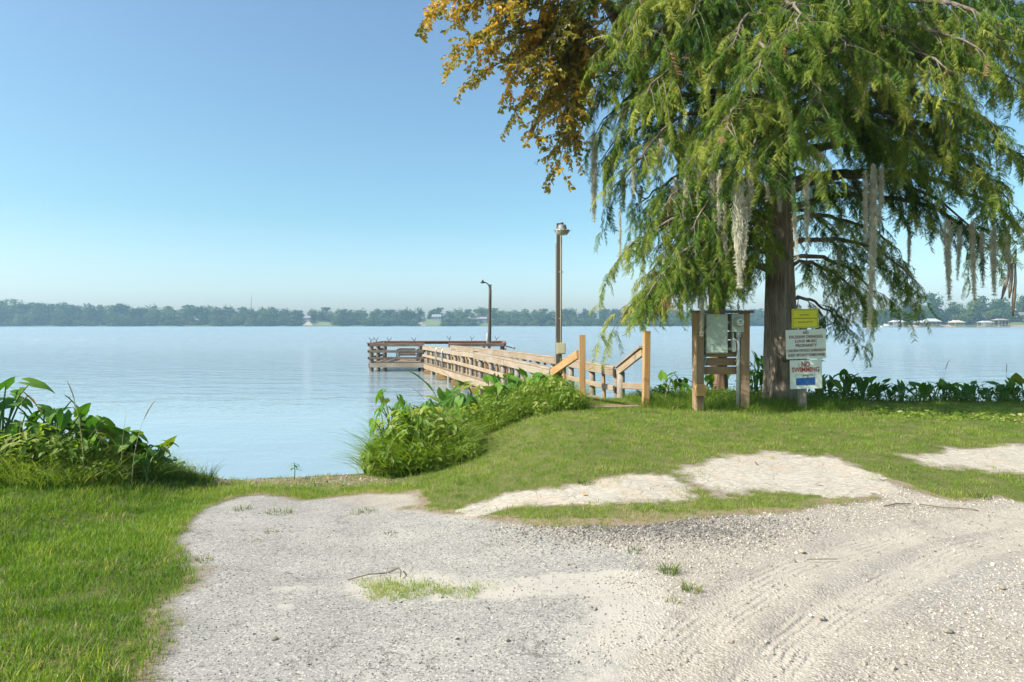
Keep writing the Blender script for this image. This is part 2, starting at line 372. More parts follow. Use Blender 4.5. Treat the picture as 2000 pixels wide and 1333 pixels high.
# ---- ground (one material, its parts told apart by attributes laid on the mesh)
def ground_mat(name, base):
    m, n = new_mat(name)
    P = n.pos()
    n1 = n.noise(P, 3.0, 5, .6); n2 = n.noise(P, 18, 5, .65); n3 = n.noise(P, 90, 4, .7); n4 = n.noise(P, 260, 2, .6)
    grav = n.attr('gravel'); sand = n.attr('sand'); trk = n.attr('track'); tv = n.attr('tread'); edge = n.attr('edge')
    if base == 'hard':
        asp = n.mix(n.ramp(n3, (.3, 0.), (.7, 1.)), (.165,.157,.138), (.345,.33,.29))
        asp = n.mix(n.ramp(n1, (.35, 0.), (.7, .6)), asp, (.40,.375,.325)); asp = n.mix(n.ramp(n.noise(P, .9, 5, .65), (.4, 0.), (.65, .5)), asp, (.25,.24,.215))
        agg = n.node('ShaderNodeTexVoronoi', ins={'Vector': P, 'Scale': 130.0}); ag = n.node('ShaderNodeSeparateColor', ins={0: agg.outputs[1]}).outputs[0]
        asp = n.mix(n.ramp(ag, (.0, .75), (.22, 0.)), asp, (.07,.065,.058)); asp = n.mix(n.ramp(ag, (.80, 0.), (1., .8)), asp, (.52,.48,.40))
        vor = n.node('ShaderNodeTexVoronoi', feature='DISTANCE_TO_EDGE', ins={'Vector': n.mix(.45, P, n.node('ShaderNodeTexNoise', ins={'Vector': P, 'Scale': 4.0, 'Detail': 7.0, 'Roughness': .65}).outputs[1], 'ADD'), 'Scale': 2.6}).outputs[0]
        crack = n.math('MULTIPLY', n.mr(vor, .0, .018, 1, 0), n.ramp(n.noise(P, 2.3, 4, .6), (.48, 0.), (.58, 1.)))
        vor2 = n.node('ShaderNodeTexVoronoi', feature='DISTANCE_TO_EDGE', ins={'Vector': n.mix(.16, P, n.node('ShaderNodeTexNoise', ins={'Vector': P, 'Scale': 11.0, 'Detail': 6.0, 'Roughness': .65}).outputs[1], 'ADD'), 'Scale': 8.0}).outputs[0]
        crack2 = n.math('MULTIPLY', n.mr(vor2, .0, .03, 1, 0), n.ramp(n.noise(P, 6, 4), (.48, 0.), (.62, .8)))
        crack = n.math('MAXIMUM', crack, crack2)
        asp = n.mix(n.math('MULTIPLY', crack, .55), asp, (.045,.040,.034))
        peb = n.node('ShaderNodeTexVoronoi', ins={'Vector': P, 'Scale': 75.0}); pc = peb.outputs[1]; pd = peb.outputs[0]
        pcol = n.mix(n.node('ShaderNodeSeparateColor', ins={0: pc}).outputs[0], (.21,.192,.16), (.455,.42,.355))
        grv = n.mix(n.mr(pd, .25, .6, 0, .55), pcol, (.22,.185,.14))
        grv = n.mix(n.ramp(n1, (.4, 0.), (.65, .6)), grv, (.38,.335,.27))
        grey = n.attr('greygravel')
        grv = n.mix(n.math('MULTIPLY', grey, .75), grv, n.mix(n.node('ShaderNodeSeparateColor', ins={0: pc}).outputs[1], (.13,.13,.125), (.40,.39,.36)))
        gm = n.mr(n.math('ADD', grav, n.math('MULTIPLY', n.math('SUBTRACT', n2, .5), .9)), .40, .62)
        col = n.mix(gm, asp, grv)
        sm = n.mr(n.math('ADD', sand, n.math('MULTIPLY', n.math('SUBTRACT', n.noise(P, 11, 6, .7), .5), 1.1)), .42, .70)
        col = n.mix(n.math('MULTIPLY', sm, .88), col, n.mix(n3, (.34,.31,.255), (.46,.425,.355)))
        tm = n.math('MULTIPLY', trk, n.ramp(n2, (.3, .4), (.6, 1.)))
        col = n.mix(n.math('MULTIPLY', tm, .9), col, n.mix(n3, (.34,.30,.24), (.45,.405,.33)))
        em = n.mr(n.math('ADD', edge, n.math('MULTIPLY', n.math('SUBTRACT', n2, .5), .14)), .0, .10, 1, 0)
        col = n.mix(n.math('MULTIPLY', em, .8), col, n.mix(n3, (.10,.075,.045), (.24,.19,.12)))
        h = n.math('ADD', n.math('MULTIPLY', n3, .8), n.math('MULTIPLY', n4, .5))
        h = n.math('SUBTRACT', h, n.math('MULTIPLY', crack, .9))
        h = n.math('ADD', h, n.math('MULTIPLY', gm, n.math('MULTIPLY', n.mr(pd, 0, .7, 1, 0), 1.1)))
        h = n.math('ADD', h, n.math('MULTIPLY', n2, .3))
        h2 = n.math('MULTIPLY', n.math('MULTIPLY', n.math('SINE', n.math('MULTIPLY', n.math('ADD', tv, n.math('MULTIPLY', n1, .05)), 150.)), trk), n.ramp(n.noise(P, 4, 4, .6), (.42, 0.), (.60, 1.)))
        nb = n.bump(h, .5, .010); nb = n.bump(h2, .5, .010, nb)
        n.out(n.bsdf(base_color=col, roughness=.93, spec=.12, normal=nb))
    elif base == 'slab':
        col = n.mix(n.ramp(n2, (.3, 0.), (.7, 1.)), (.29,.265,.21), (.46,.42,.345))
        col = n.mix(n.ramp(n1, (.50, 0.), (.72, .6)), col, (.42,.32,.22))
        vor = n.node('ShaderNodeTexVoronoi', feature='DISTANCE_TO_EDGE', ins={'Vector': n.mix(.2, P, n.node('ShaderNodeTexNoise', ins={'Vector': P, 'Scale': 4.0, 'Detail': 6.0}).outputs[1], 'ADD'), 'Scale': 2.6}).outputs[0]
        crack = n.math('MULTIPLY', n.mr(vor, 0, .02, 1, 0), n.ramp(n2, (.45, 0.), (.6, .9)))
        debris = n.math('MULTIPLY', n.ramp(n.noise(n.scaled(P, (1, 3, 1)), 34, 5, .7), (.56, 0.), (.62, 1.)), n.ramp(n.noise(P, 2.4, 3), (.40, 0.), (.52, 1.)))
        col = n.mix(n.math('MULTIPLY', n.math('MAXIMUM', crack, debris), .9), col, (.11,.085,.06))
        em = n.mr(n.math('ADD', edge, n.math('MULTIPLY', n.math('SUBTRACT', n2, .5), .14)), .0, .12, 1, 0)
        col = n.mix(n.math('MULTIPLY', em, .75), col, (.15,.12,.08))
        h = n.math('ADD', n.math('MULTIPLY', n3, .6), n.math('SUBTRACT', n2, crack))
        n.out(n.bsdf(base_color=col, roughness=.9, spec=.12, normal=n.bump(h, .5, .012)))
    else:
        col = n.mix(n.ramp(n3, (.3, 0.), (.7, 1.)), (.085,.10,.025), (.19,.185,.07))
        dirt = n.attr('dirt')
        dm = n.mr(n.math('ADD', dirt, n.math('MULTIPLY', n.math('SUBTRACT', n2, .5), .8)), .35, .65)
        col = n.mix(dm, col, n.mix(n3, (.19,.135,.08), (.36,.28,.19)))
        z = n.node('ShaderNodeSeparateXYZ', ins={0: P}).outputs[2]
        col = n.mix(n.mr(z, .0, .035, .75, 0), col, (.06,.048,.032))
        n.out(n.bsdf(base_color=col, roughness=.95, spec=.1, normal=n.bump(n.math('ADD', n3, n2), .8, .02)))
    return m
M_HARD = ground_mat('asphalt_and_gravel', 'hard'); M_SLAB = ground_mat('old_concrete', 'slab'); M_LAWN = ground_mat('turf_soil', 'lawn')

# ------------------------------------------------------------------ ground meshes
def grid(xs, ys):
    X, Y = np.meshgrid(xs, ys); X = X.ravel(); Y = Y.ravel()
    nx, ny = len(xs), len(ys); i = np.arange((nx-1)*(ny-1)); r, c = i//(nx-1), i % (nx-1); a = r*nx+c
    return X, Y, np.stack([a, a+1, a+1+nx, a+nx], 1)
xs = np.unique(np.round(np.concatenate([np.arange(-60, -8, 1.5), np.arange(-8, -3.5, .1), np.arange(-3.5, 5.2, .03), np.arange(5.2, 9, .1), np.arange(9, 60.1, 1.5)]), 4))
ys = np.unique(np.round(np.concatenate([np.arange(-40, 1.2, 1.6), np.arange(1.2, 7.6, .03), np.arange(7.6, 13, .08), np.arange(13, 22, 1.0)]), 4))
GX, GY, GQ = grid(xs, ys)
hard = f_hard(GX, GY); strip = f_strip(GX, GY); pot = f_pot(GX, GY); slab = [f_slab(GX, GY, i) for i in range(3)]
gd, gside, _ = line_dist(GRAVEL_EDGE, GX, GY)
grav_sd = gd*np.where(gside > 0, 1, -1)*-1          # positive to the right of the edge
if grav_sd[np.argmin((GX-3)**2+(GY-3)**2)] < 0: grav_sd = -grav_sd
gravel = ss(-.35, .35, grav_sd+.12*vnoise(GX, GY, 3, 51, 3))
greyg = np.exp(-(((GX-1.0)/.85)**2+((GY-4.62)/.30)**2))*1.2 + .55*np.exp(-(((GX-2.6)/.8)**2+((GY-3.6)/.5)**2))
sand = np.zeros_like(GX)
for cx, cy, rx, ry, a in ((-.62,3.78,.42,.30,.95),(-.05,3.55,.40,.14,.65),(.32,3.72,.45,.14,.75),(.62,3.45,.26,.42,.85),(.45,3.0,.3,.3,.6),(-.55,6.72,.4,.12,.7),(-1.25,3.75,.14,.08,.6),(-1.15,3.45,.12,.06,.6),(-2.5,6.3,.2,.3,.4),(.2,2.6,.5,.2,.5),(2.3,4.7,.8,.12,.3)):
    sand += a*np.exp(-(((GX-cx)/rx)**2+((GY-cy)/ry)**2))
sand = np.clip(sand, 0, 1)
da, sa, _ = line_dist(TRACK_A, GX, GY); db, sb, _ = line_dist(TRACK_B, GX, GY)
track = np.clip(ss(.17, .09, da)+ss(.15, .08, db), 0, 1)*ss(-.1, .5, grav_sd)
tread = np.where(da < db, da*sa, db*sb)
z = height(GX, GY)
z += np.where(hard > 0, .012*vnoise(GX, GY, 2.2, 61, 3)*ss(0, .3, hard), .015*vnoise(GX, GY, 1.5, 62, 2)*(z > .03))
z -= .010*track*ss(0, .3, hard)
ridge = np.exp(-((da-.20)/.05)**2)+np.exp(-((db-.19)/.05)**2)
z += .008*ridge*ss(0, .5, grav_sd)*ss(0, .3, hard)*(.6+.6*vnoise(GX, GY, 9, 63, 2))
hardmask = (hard > 0) & (strip < 0)
z += .006*ss(-.02, .04, np.maximum.reduce(slab[:2]))*(1-ss(.05, .3, -hard))
cls = np.where(hardmask, np.where(grav_sd > 0, 2, 1), 0)
for i in range(3): cls = np.where((slab[i] > 0) & (strip < .02), 3+i, cls)
edge = np.where(cls >= 3, np.maximum.reduce(slab)+.3*ss(-.25, -.05, hard), np.minimum(hard, -strip))
dirt = ss(.12, .0, -hard)*ss(-.4, .0, hard) + .5*ss(-.02, .1, strip)*(vnoise(GX, GY, 5, 71, 2) > -.1)
rmp = ss(-3.6, -3.0, GX)*ss(-.9, -1.6, GX)*ss(6.5, 6.9, GY)
dirt = np.clip(dirt+rmp*.55+.7*ss(.35, .05, shore_s(GX, GY)) + .6*np.exp(-(((GX-5.4)/.7)**2+((GY-9.6)/.25)**2)), 0, 1)
fc = cls[GQ].max(1)
NAMES = ['lawn', 'boat_ramp_pavement', 'gravel_drive_road', 'concrete_pavement', 'concrete_pavement', 'gravel_pavement']
GLAB = ['mown green lawn sloping to the lake', 'cracked grey asphalt boat ramp running down to the water', 'pale gravel drive with curving tyre tracks',
        'large pale concrete slab flush with the lawn edge', 'small broken concrete slab between lawn and asphalt', 'sandy parking patch at the far side of the grass strip']
for k in range(6):
    q = GQ[fc == k]; u, inv = np.unique(q, return_inverse=True); inv = inv.reshape(q.shape)
    me = fast_mesh(NAMES[k], np.stack([GX[u], GY[u], z[u]], 1), inv, M_LAWN if k == 0 else (M_SLAB if k >= 3 else M_HARD), True)
    for nm, arr in (('gravel', gravel), ('sand', sand), ('track', track), ('tread', tread), ('edge', edge), ('dirt', dirt), ('greygravel', np.clip(greyg, 0, 1))):
        a = me.attributes.new(nm, 'FLOAT', 'POINT'); a.data.foreach_set('value', arr[u].astype(np.float32))
    tag(obj(NAMES[k], me), GLAB[k], kind='structure')

# ------------------------------------------------------------------ lake
def water_mat():
    m, n = new_mat('lake_water')
    P = n.pos(); y = n.node('ShaderNodeSeparateXYZ', ins={0: P}).outputs[1]
    a = n.noise(n.scaled(P, (.55, 1.0, 1)), 1.1, 4, .6); b = n.noise(n.scaled(P, (.5, 1, 1)), 5.5, 3, .6); c = n.noise(n.scaled(P, (.10, .5, 1)), .35, 3, .5)
    patch = n.noise(n.scaled(P, (.012, .05, 1)), 1.0, 3, .6)
    amp = n.math('MULTIPLY', n.mr(y, 12, 70, .06, 1.0), n.mr(patch, .35, .65, .45, 1.15))
    h = n.math('ADD', n.math('ADD', n.math('MULTIPLY', a, 1.0), n.math('MULTIPLY', b, .22)), n.math('MULTIPLY', c, .8))
    nb = n.node('ShaderNodeBump', ins={'Strength': amp, 'Distance': .8, 'Height': h}).outputs[0]
    n.out(n.bsdf(base_color=(.24,.31,.33), roughness=n.mr(y, 15, 90, .05, .22), ior=2.6, spec=.5, normal=nb)); return m
M_WATER = water_mat()
wx = np.concatenate([np.arange(-900, -60, 60), np.arange(-60, 60, 6), np.arange(60, 901, 60)])
wy = np.concatenate([np.array([-60, -20, 0]), np.arange(4, 60, 4), np.arange(60, 861, 50)])
X, Y, Q = grid(wx, wy)
tag(obj('lake_water', fast_mesh('lake_water', np.stack([X, Y, 0*X], 1), Q, M_WATER, True)), 'calm pale blue lake reaching to the wooded far shore', kind='structure')

# ------------------------------------------------------------------ scatter: stuff nobody could count, as geometry nodes on a point cloud
def unlinked(name, v, q, mat, smooth=False):
    return bpy.data.objects.new(name, fast_mesh(name, v, q, mat, smooth))
def scatter(name, variants, pts, rot, scale, tone, label=None, parent=None, kind='stuff', var=None):
    N = len(pts); pts = np.asarray(pts, np.float32)
    me = bpy.data.meshes.new(name); me.vertices.add(N); me.vertices.foreach_set('co', pts.ravel())
    a = me.attributes.new('rot', 'FLOAT_VECTOR', 'POINT'); a.data.foreach_set('vector', np.asarray(rot, np.float32).ravel())
    sc = np.asarray(scale, np.float32)
    if sc.ndim == 1: sc = np.repeat(sc[:, None], 3, 1)
    a = me.attributes.new('scl', 'FLOAT_VECTOR', 'POINT'); a.data.foreach_set('vector', sc.ravel())
    a = me.attributes.new('tone', 'FLOAT', 'POINT'); a.data.foreach_set('value', np.clip(tone, 0, 1).astype(np.float32))
    if var is None: var = RNG.integers(0, len(variants), N)
    a = me.attributes.new('pick', 'INT', 'POINT'); a.data.foreach_set('value', np.asarray(var, np.int32))
    for vo in variants: me.materials.append(vo.data.materials[0]); break
    o = bpy.data.objects.new(name, me); COL.objects.link(o)
    g = bpy.data.node_groups.new(name, 'GeometryNodeTree')
    g.interface.new_socket('Geometry', in_out='INPUT', socket_type='NodeSocketGeometry')
    g.interface.new_socket('Geometry', in_out='OUTPUT', socket_type='NodeSocketGeometry')
    gi = g.nodes.new('NodeGroupInput'); go = g.nodes.new('NodeGroupOutput'); L = g.links.new
    def named(t, nm):
        nd = g.nodes.new('GeometryNodeInputNamedAttribute'); nd.data_type = t; nd.inputs[0].default_value = nm
        return nd.outputs[0]
    e2r = g.nodes.new('FunctionNodeEulerToRotation'); L(named('FLOAT_VECTOR', 'rot'), e2r.inputs[0])
    scl = named('FLOAT_VECTOR', 'scl'); pick = named('INT', 'pick')
    jn = g.nodes.new('GeometryNodeJoinGeometry')
    for k, vo in enumerate(variants):
        oi = g.nodes.new('GeometryNodeObjectInfo'); oi.inputs[0].default_value = vo; oi.inputs[1].default_value = False
        cmp_ = g.nodes.new('FunctionNodeCompare'); cmp_.data_type = 'INT'; cmp_.operation = 'EQUAL'
        ii = [s for s in cmp_.inputs if s.type == 'INT']; L(pick, ii[0]); ii[1].default_value = k
        ip = g.nodes.new('GeometryNodeInstanceOnPoints')
        L(gi.outputs[0], ip.inputs['Points']); L(cmp_.outputs[0], ip.inputs['Selection']); L(oi.outputs['Geometry'], ip.inputs['Instance'])
        L(e2r.outputs[0], ip.inputs['Rotation']); L(scl, ip.inputs['Scale']); L(ip.outputs[0], jn.inputs[0])
    L(jn.outputs[0], go.inputs[0])
    md = o.modifiers.new('scatter', 'NODES'); md.node_group = g
    tag(o, label, kind=kind); put(o, parent)
    return o
def blades(n, h, spread, lean, w, seed, hv=.4, seg=2):
    r = np.random.default_rng(seed); v = []; q = []
    for i in range(n):
        a = r.uniform(0, 6.283); rad = spread*math.sqrt(r.uniform()); bx, by = rad*math.cos(a), rad*math.sin(a)
        hh = h*(1-hv*r.uniform()); da = a+r.normal(0, .9); ln = lean*r.uniform(.3, 1.3)*hh
        dx, dy = math.cos(da), math.sin(da); px, py = -dy*w/2, dx*w/2
        tw = r.uniform(0, 3.14); px, py = w/2*math.cos(tw), w/2*math.sin(tw)
        b = len(v)
        for s in range(seg+1):
            t = s/seg; k = (1-t)**.6 if t < 1 else .06
            x, y, zz = bx+dx*ln*t*t, by+dy*ln*t*t, hh*(t-.28*lean*t*t)
            v += [(x-px*k, y-py*k, zz), (x+px*k, y+py*k, zz)]
        for s in range(seg): q.append((b+2*s, b+2*s+1, b+2*s+3, b+2*s+2))
    return np.array(v), np.array(q)

# ------------------------------------------------------------------ far shore
def crown_np(seed, hgt, wid, nq, size, pine=False):
    """leaf clumps of a distant tree: many small faces spread over uneven lobes, with dark holes between them"""
    r = np.random.default_rng(seed); v = []; q = []
    nl = r.integers(11, 16); lobes = []
    for i in range(nl):
        t = r.uniform(.0, 1); rr = wid*.5*(1.1-.5*t if not pine else .5+.3*t)
        a = r.uniform(0, 6.28)
        lobes.append((rr*.62*math.cos(a)*r.uniform(.3, 1), rr*.62*math.sin(a)*r.uniform(.3, 1), hgt*(.14+.74*t) if not pine else hgt*(.6+.36*t), wid*r.uniform(.22, .36)))
    for i in range(nq):
        lx, ly, lz, lr = lobes[r.integers(nl)]
        d = r.normal(size=3); d /= np.linalg.norm(d); rad = lr*r.uniform(.55, 1.08)
        c = np.array([lx, ly, lz])+d*rad*np.array([1, 1, .8])
        if c[2] < hgt*.08: continue
        u = r.normal(size=3); u -= d*.6*u.dot(d); u /= np.linalg.norm(u); w = np.cross(d+r.normal(size=3)*.4, u); w /= np.linalg.norm(w)
        s = size*r.uniform(.5, 1.2); b = len(v)
        v += [c-u*s-w*s*.7, c+u*s-w*s*.5, c+u*s*.8+w*s, c-u*s*.7+w*s*.8]; q.append((b, b+1, b+2, b+3))
    return np.array(v), np.array(q)
def trunk_np(h, r0):
    mb = MB(); mb.tube([(0, 0, -1), (0.1, 0, h*.4), (0, .15, h*.8)], [r0, r0*.75, r0*.3], 6); return mb
far_crowns = []
for s in range(7):
    v, q = crown_np(100+s, 1.0, 1.0 if s % 3 else .8, 620, .045, pine=(s == 5))
    far_crowns.append(fast_mesh('tree', v, q, M_FARTREE))
# sloping wooded land
def land(name, line, depth, rise, label):
    v = []; f = []; n = len(line)
    for i, (x, y) in enumerate(line):
        L = math.hypot(x, y); ux, uy = x/L, y/L
        for t, hgt in ((0, -.6), (.02, .5), (.25, rise*.35), (1, rise)):
            v.append((x+ux*depth*t, y+uy*depth*t, hgt+(0 if t < .1 else .6*math.sin(i*1.7+t*5))))
    for i in range(n-1):
        for k in range(3): f.append((i*4+k, (i+1)*4+k, (i+1)*4+k+1, i*4+k+1))
    m = plain(name+'_soil', (.055,.070,.022), .95, 0, .4)
    return tag(obj(name, mesh_np(name, v, f, m, True)), label, kind='structure')
L_LINE = [(-720,560),(-560,590),(-440,600),(-300,615),(-180,630),(-60,640),(60,650),(150,662),(240,700),(320,760)]
R_LINE = [(232,452),(245,438),(262,432),(290,428),(330,425),(380,418),(460,410),(560,400)]
land('far_shore_hills', L_LINE, 120, 7.0, 'low wooded hills along the far lake shore')
land('near_shore_hills', R_LINE, 110, 6.0, 'wooded shore behind the boathouses across the cove')
def interp_line(line, t):
    p = np.array(line, float); seg = np.hypot(*(p[1:]-p[:-1]).T); c = np.concatenate([[0], np.cumsum(seg)])
    s = t*c[-1]; return float(np.interp(s, c, p[:, 0])), float(np.interp(s, c, p[:, 1]))
SKY_PX = np.array([-200,0,40,100,200,300,400,500,560,650,700,800,900,1000,1100,1210,1300]); SKY_H = np.array([54,52,46,44,40,38,37,37,31,33,31,32,32,31,32,29,30])+6.5
CLEAR = [(588,650),(812,862),(930,958)]           # lawns that open the trees at the water's edge
rf = np.random.default_rng(5)
n_ind = 0
stuff_p, stuff_s = [], []
for row, (dep, frac, cnt, ind) in enumerate(((9, .55, 120, 90), (24, .78, 120, 70), (48, .95, 120, 110), (80, 1.0, 110, 0))):
    for i in range(cnt):
        t = (i+rf.uniform(-.4, .4)+.5)/cnt; x, y = interp_line(L_LINE, min(max(t, 0), 1)); L = math.hypot(x, y)
        d = dep+rf.uniform(-6, 6); x += x/L*d; y += y/L*d
        px = 1000+1333*x/y
        if row < 2 and any(a-5 < px < b+5 for a, b in CLEAR): continue
        zb = 7.0*(.35*min(d/30, 1)+.65*max(0, (d-30)/90))
        top = np.interp(px, SKY_PX, SKY_H)*y/1333-1.8
        hgt = max(4, (top*frac-zb)*rf.uniform(.84, 1.10)); wid = rf.uniform(.9, 1.35)*max(9, hgt)
        if ind and px > -60 and px < 1290 and i % 10 < (ind/cnt)*10 and n_ind < 230:
            o = obj('shore_tree', far_crowns[int(rf.integers(7))], None, (x, y, zb-.6), (0, 0, rf.uniform(0, 6.28))); o.scale = (wid, wid, hgt)
            tag(o, 'hazy blue green tree in the woods along the far lake shore', 'tree', 'trees along the far shore'); n_ind += 1
        else:
            stuff_p.append((x, y, zb-.6)); stuff_s.append((wid, wid, hgt))
# bushes at the water's edge and filler between the trunks
for i in range(620):
    x, y = interp_line(L_LINE, rf.uniform()); L = math.hypot(x, y); d = rf.uniform(1, 60) if i > 260 else rf.uniform(1, 14); x += x/L*d; y += y/L*d
    px = 1000+1333*x/y
    if any(a < px < b for a, b in CLEAR): continue
    stuff_p.append((x, y, -.5)); s = rf.uniform(4, 8)+(3 if d > 16 else 0); stuff_s.append((s*1.8, s*1.8, s))
for i in range(150):
    x, y = interp_line(R_LINE, rf.uniform()); L = math.hypot(x, y); d = rf.uniform(16, 100); x += x/L*d; y += y/L*d
    stuff_p.append((x, y, 1.5)); s = rf.uniform(6, 13); stuff_s.append((s*1.5, s*1.5, s))
far_var = []
for s in range(4):
    v, q = crown_np(300+s, 1.0, .9, 420, .05); far_var.append(unlinked('far_wood_crown', v, q, M_FARSTUFF))
N = len(stuff_p)
scatter('far_woods', far_var, stuff_p, np.stack([np.zeros(N), np.zeros(N), rf.uniform(0, 6.28, N)], 1), stuff_s, rf.uniform(0, 1, N), 'dense woods filling the far shore behind the first trees')
# right-hand shore: bigger trees, each with trunk and crown
near_cr = []
for s in range(5):
    v, q = crown_np(400+s, 1.0, .8, 900, .032, pine=(s == 4)); near_cr.append(fast_mesh('crown', v, q, M_FARTREE))
tk = trunk_np(.62, .022); near_tr = mesh_np('trunk', tk.v, tk.f, M_LIMB, True)
rr_ = np.random.default_rng(12)
for i in range(56):
    row = i % 3
    t = (i+.5)/56*.80; x, y = interp_line(R_LINE, t); L = math.hypot(x, y)
    d = (14, 34, 62)[row]+rr_.uniform(-6, 6); x += x/L*d; y += y/L*d
    px = 1000+1333*x/y
    hgt = (np.interp(px, [1690,1760,1830,1850,1900,2000,2100], [38,48,63,55,58,63,63])*y/1333-3)*(.62, .82, 1.0)[row]*rr_.uniform(.85, 1.08)
    e = empty('shore_tree', (x, y, (.8, 2, 3.5)[row]), 'round headed green tree on the wooded shore behind the boathouses', 'tree', 'trees behind the boathouses')
    e.rotation_euler.z = rr_.uniform(0, 6.28)
    w = hgt*rr_.uniform(.75, 1.1)
    for nm, me in (('trunk', near_tr), ('crown', near_cr[int(rr_.integers(5))])):
        c = bpy.data.objects.new(nm, me); COL.objects.link(c); c.parent = e; c.scale = (w, w, hgt) if nm == 'crown' else (hgt, hgt, hgt)
# clearings with houses
M_CLEAR = plain('shore_lawn', (.10,.13,.045), .9, 0, .25); M_SANDY = plain('shore_bank', (.28,.23,.16), .9, 0, .25)
def patch(name, a, b, y, d, z1, mat, label):
    v = [((a-1000)/1333*y, y, .25), ((b-1000)/1333*y, y, .25), ((b-8-1000)/1333*(y+d), y+d, z1), ((a+12-1000)/1333*(y+d), y+d, z1)]
    m = 6; vv = []; ff = []
    for j in range(m+1):
        for i in range(m+1):
            s, t = i/m, j/m; p = (Vector(v[0])*(1-s)+Vector(v[1])*s)*(1-t)+(Vector(v[3])*(1-s)+Vector(v[2])*s)*t
            vv.append(p+Vector((0, 0, .35*math.sin(i*2.1+j*1.3)*t+.6*(t > 0))))
    for j in range(m):
        for i in range(m): a0 = j*(m+1)+i; ff.append((a0, a0+1, a0+m+2, a0+m+1))
    tag(obj(name, mesh_np(name, vv, ff, mat, True)), label, kind='structure')
patch('lawn_bank', 590, 612, 634, 20, 4.4, M_SANDY, 'sandy bank on the far shore')
patch('shore_lawn', 612, 650, 634, 26, 3.6, M_CLEAR, 'narrow lawn opening on the far shore')
patch('lawn_bank', 800, 832, 641, 22, 3.6, M_SANDY, 'pale slope beside the far lawn')
patch('shore_lawn', 822, 866, 642, 30, 6.4, M_CLEAR, 'bright lawn rising from the far shore')
patch('shore_lawn', 926, 960, 645, 24, 3.2, M_CLEAR, 'small lawn on the far shore beside a grey house')
M_WALLW = plain('pale_siding', (.62,.62,.58), .7, 0, .08); M_WALLG = plain('grey_siding', (.20,.21,.20), .8, 0, .1); M_ROOFG = plain('grey_shingle_roof', (.20,.19,.19), .85, 0, .2); M_ROOFW = plain('pale_metal_roof', (.36,.37,.36), .6, 0, .1)
M_WIN = plain('dark_window', (.03,.04,.05), .15, 0, .1); M_BRICK = plain('tan_wall', (.42,.30,.22), .8, 0, .15)
def house(px, y, zb, w, dp, h, roofh, wall, roof, label, name='lake_house', windows=3, group=None):
    x = (px-1000)/1333*y
    e = empty(name, (x, y, zb), label, 'house', group)
    MB().box((x, y, zb+h/2-.6), (w, dp, h+1.2)).build('wall', wall, e)
    a = .5; b = MB(); v = [(x-w/2-a, y-dp/2-a, zb+h), (x+w/2+a, y-dp/2-a, zb+h), (x+w/2+a, y+dp/2+a, zb+h), (x-w/2-a, y+dp/2+a, zb+h), (x-w/2, y, zb+h+roofh), (x+w/2, y, zb+h+roofh)]
    b.v = [Vector(p) for p in v]; b.f = [[0, 1, 5, 4], [2, 3, 4, 5], [0, 4, 3], [1, 2, 5], [0, 3, 2, 1]]; b.build('roof', roof, e)
    for i in range(windows):
        wx_ = x-w/2+w*(i+.5)/windows
        f = MB().box((wx_, y-dp/2-.03, zb+h*.55), (w/windows*.5, .06, h*.42)).build('window', M_WIN, e)
    return e
house(601, 655, 5.2, 6, 6, 2.8, 1.6, M_WALLG, M_ROOFG, 'small pale house above the sandy bank on the far shore')
house(853, 668, 5.6, 9, 8, 3.6, 2.4, M_WALLG, M_ROOFG, 'two storey grey house at the top of the bright far lawn')
house(925, 662, 4.0, 10, 7, 3.0, 1.8, M_WALLG, M_ROOFG, 'grey house half hidden between trees on the far shore')
house(944, 668, 4.2, 7, 7, 3.0, 2.0, M_WALLG, M_ROOFG, 'low grey house just right of the half hidden one on the far shore')
house(760, 660, 3.0, 6, 6, 3.0, 1.8, M_BRICK, M_ROOFG, 'tan house half hidden among the trees of the far shore')
house(1848, 475, 3.2, 9, 7, 3.2, 2.0, M_WALLW, M_ROOFG, 'pale house among the trees behind the boathouses')
house(1992, 452, 4.0, 9, 7, 3.6, 2.2, M_BRICK, M_ROOFG, 'tan house on the green slope at the right edge of the shore')
MBm = MB(); xm = (491-1000)/1333*720
e = empty('radio_mast', (xm, 720, 6), 'thin radio mast rising above the far woods', 'mast')
for k in range(3):
    a = k*2.094; MBm.tube([(xm+.9*math.cos(a), 720+.9*math.sin(a), 2), (xm+.25*math.cos(a), 720+.25*math.sin(a), 30)], .14, 5)
MBm.build('lattice_legs', M_GALV, e)
b = MB()
for j in range(14):
    zz = 4+j*1.9; q = .9-.65*(zz-2)/28
    for k in range(3):
        a, c = k*2.094, (k+1)*2.094
        b.tube([(xm+q*math.cos(a), 720+q*math.sin(a), zz), (xm+q*math.cos(c), 720+q*math.sin(c), zz+.9)], .07, 4)
b.build('bracing', M_GALV, e)
MB().tube([(xm, 720, 30), (xm, 720, 34.5)], .12, 5).build('antenna', M_GALV, e)
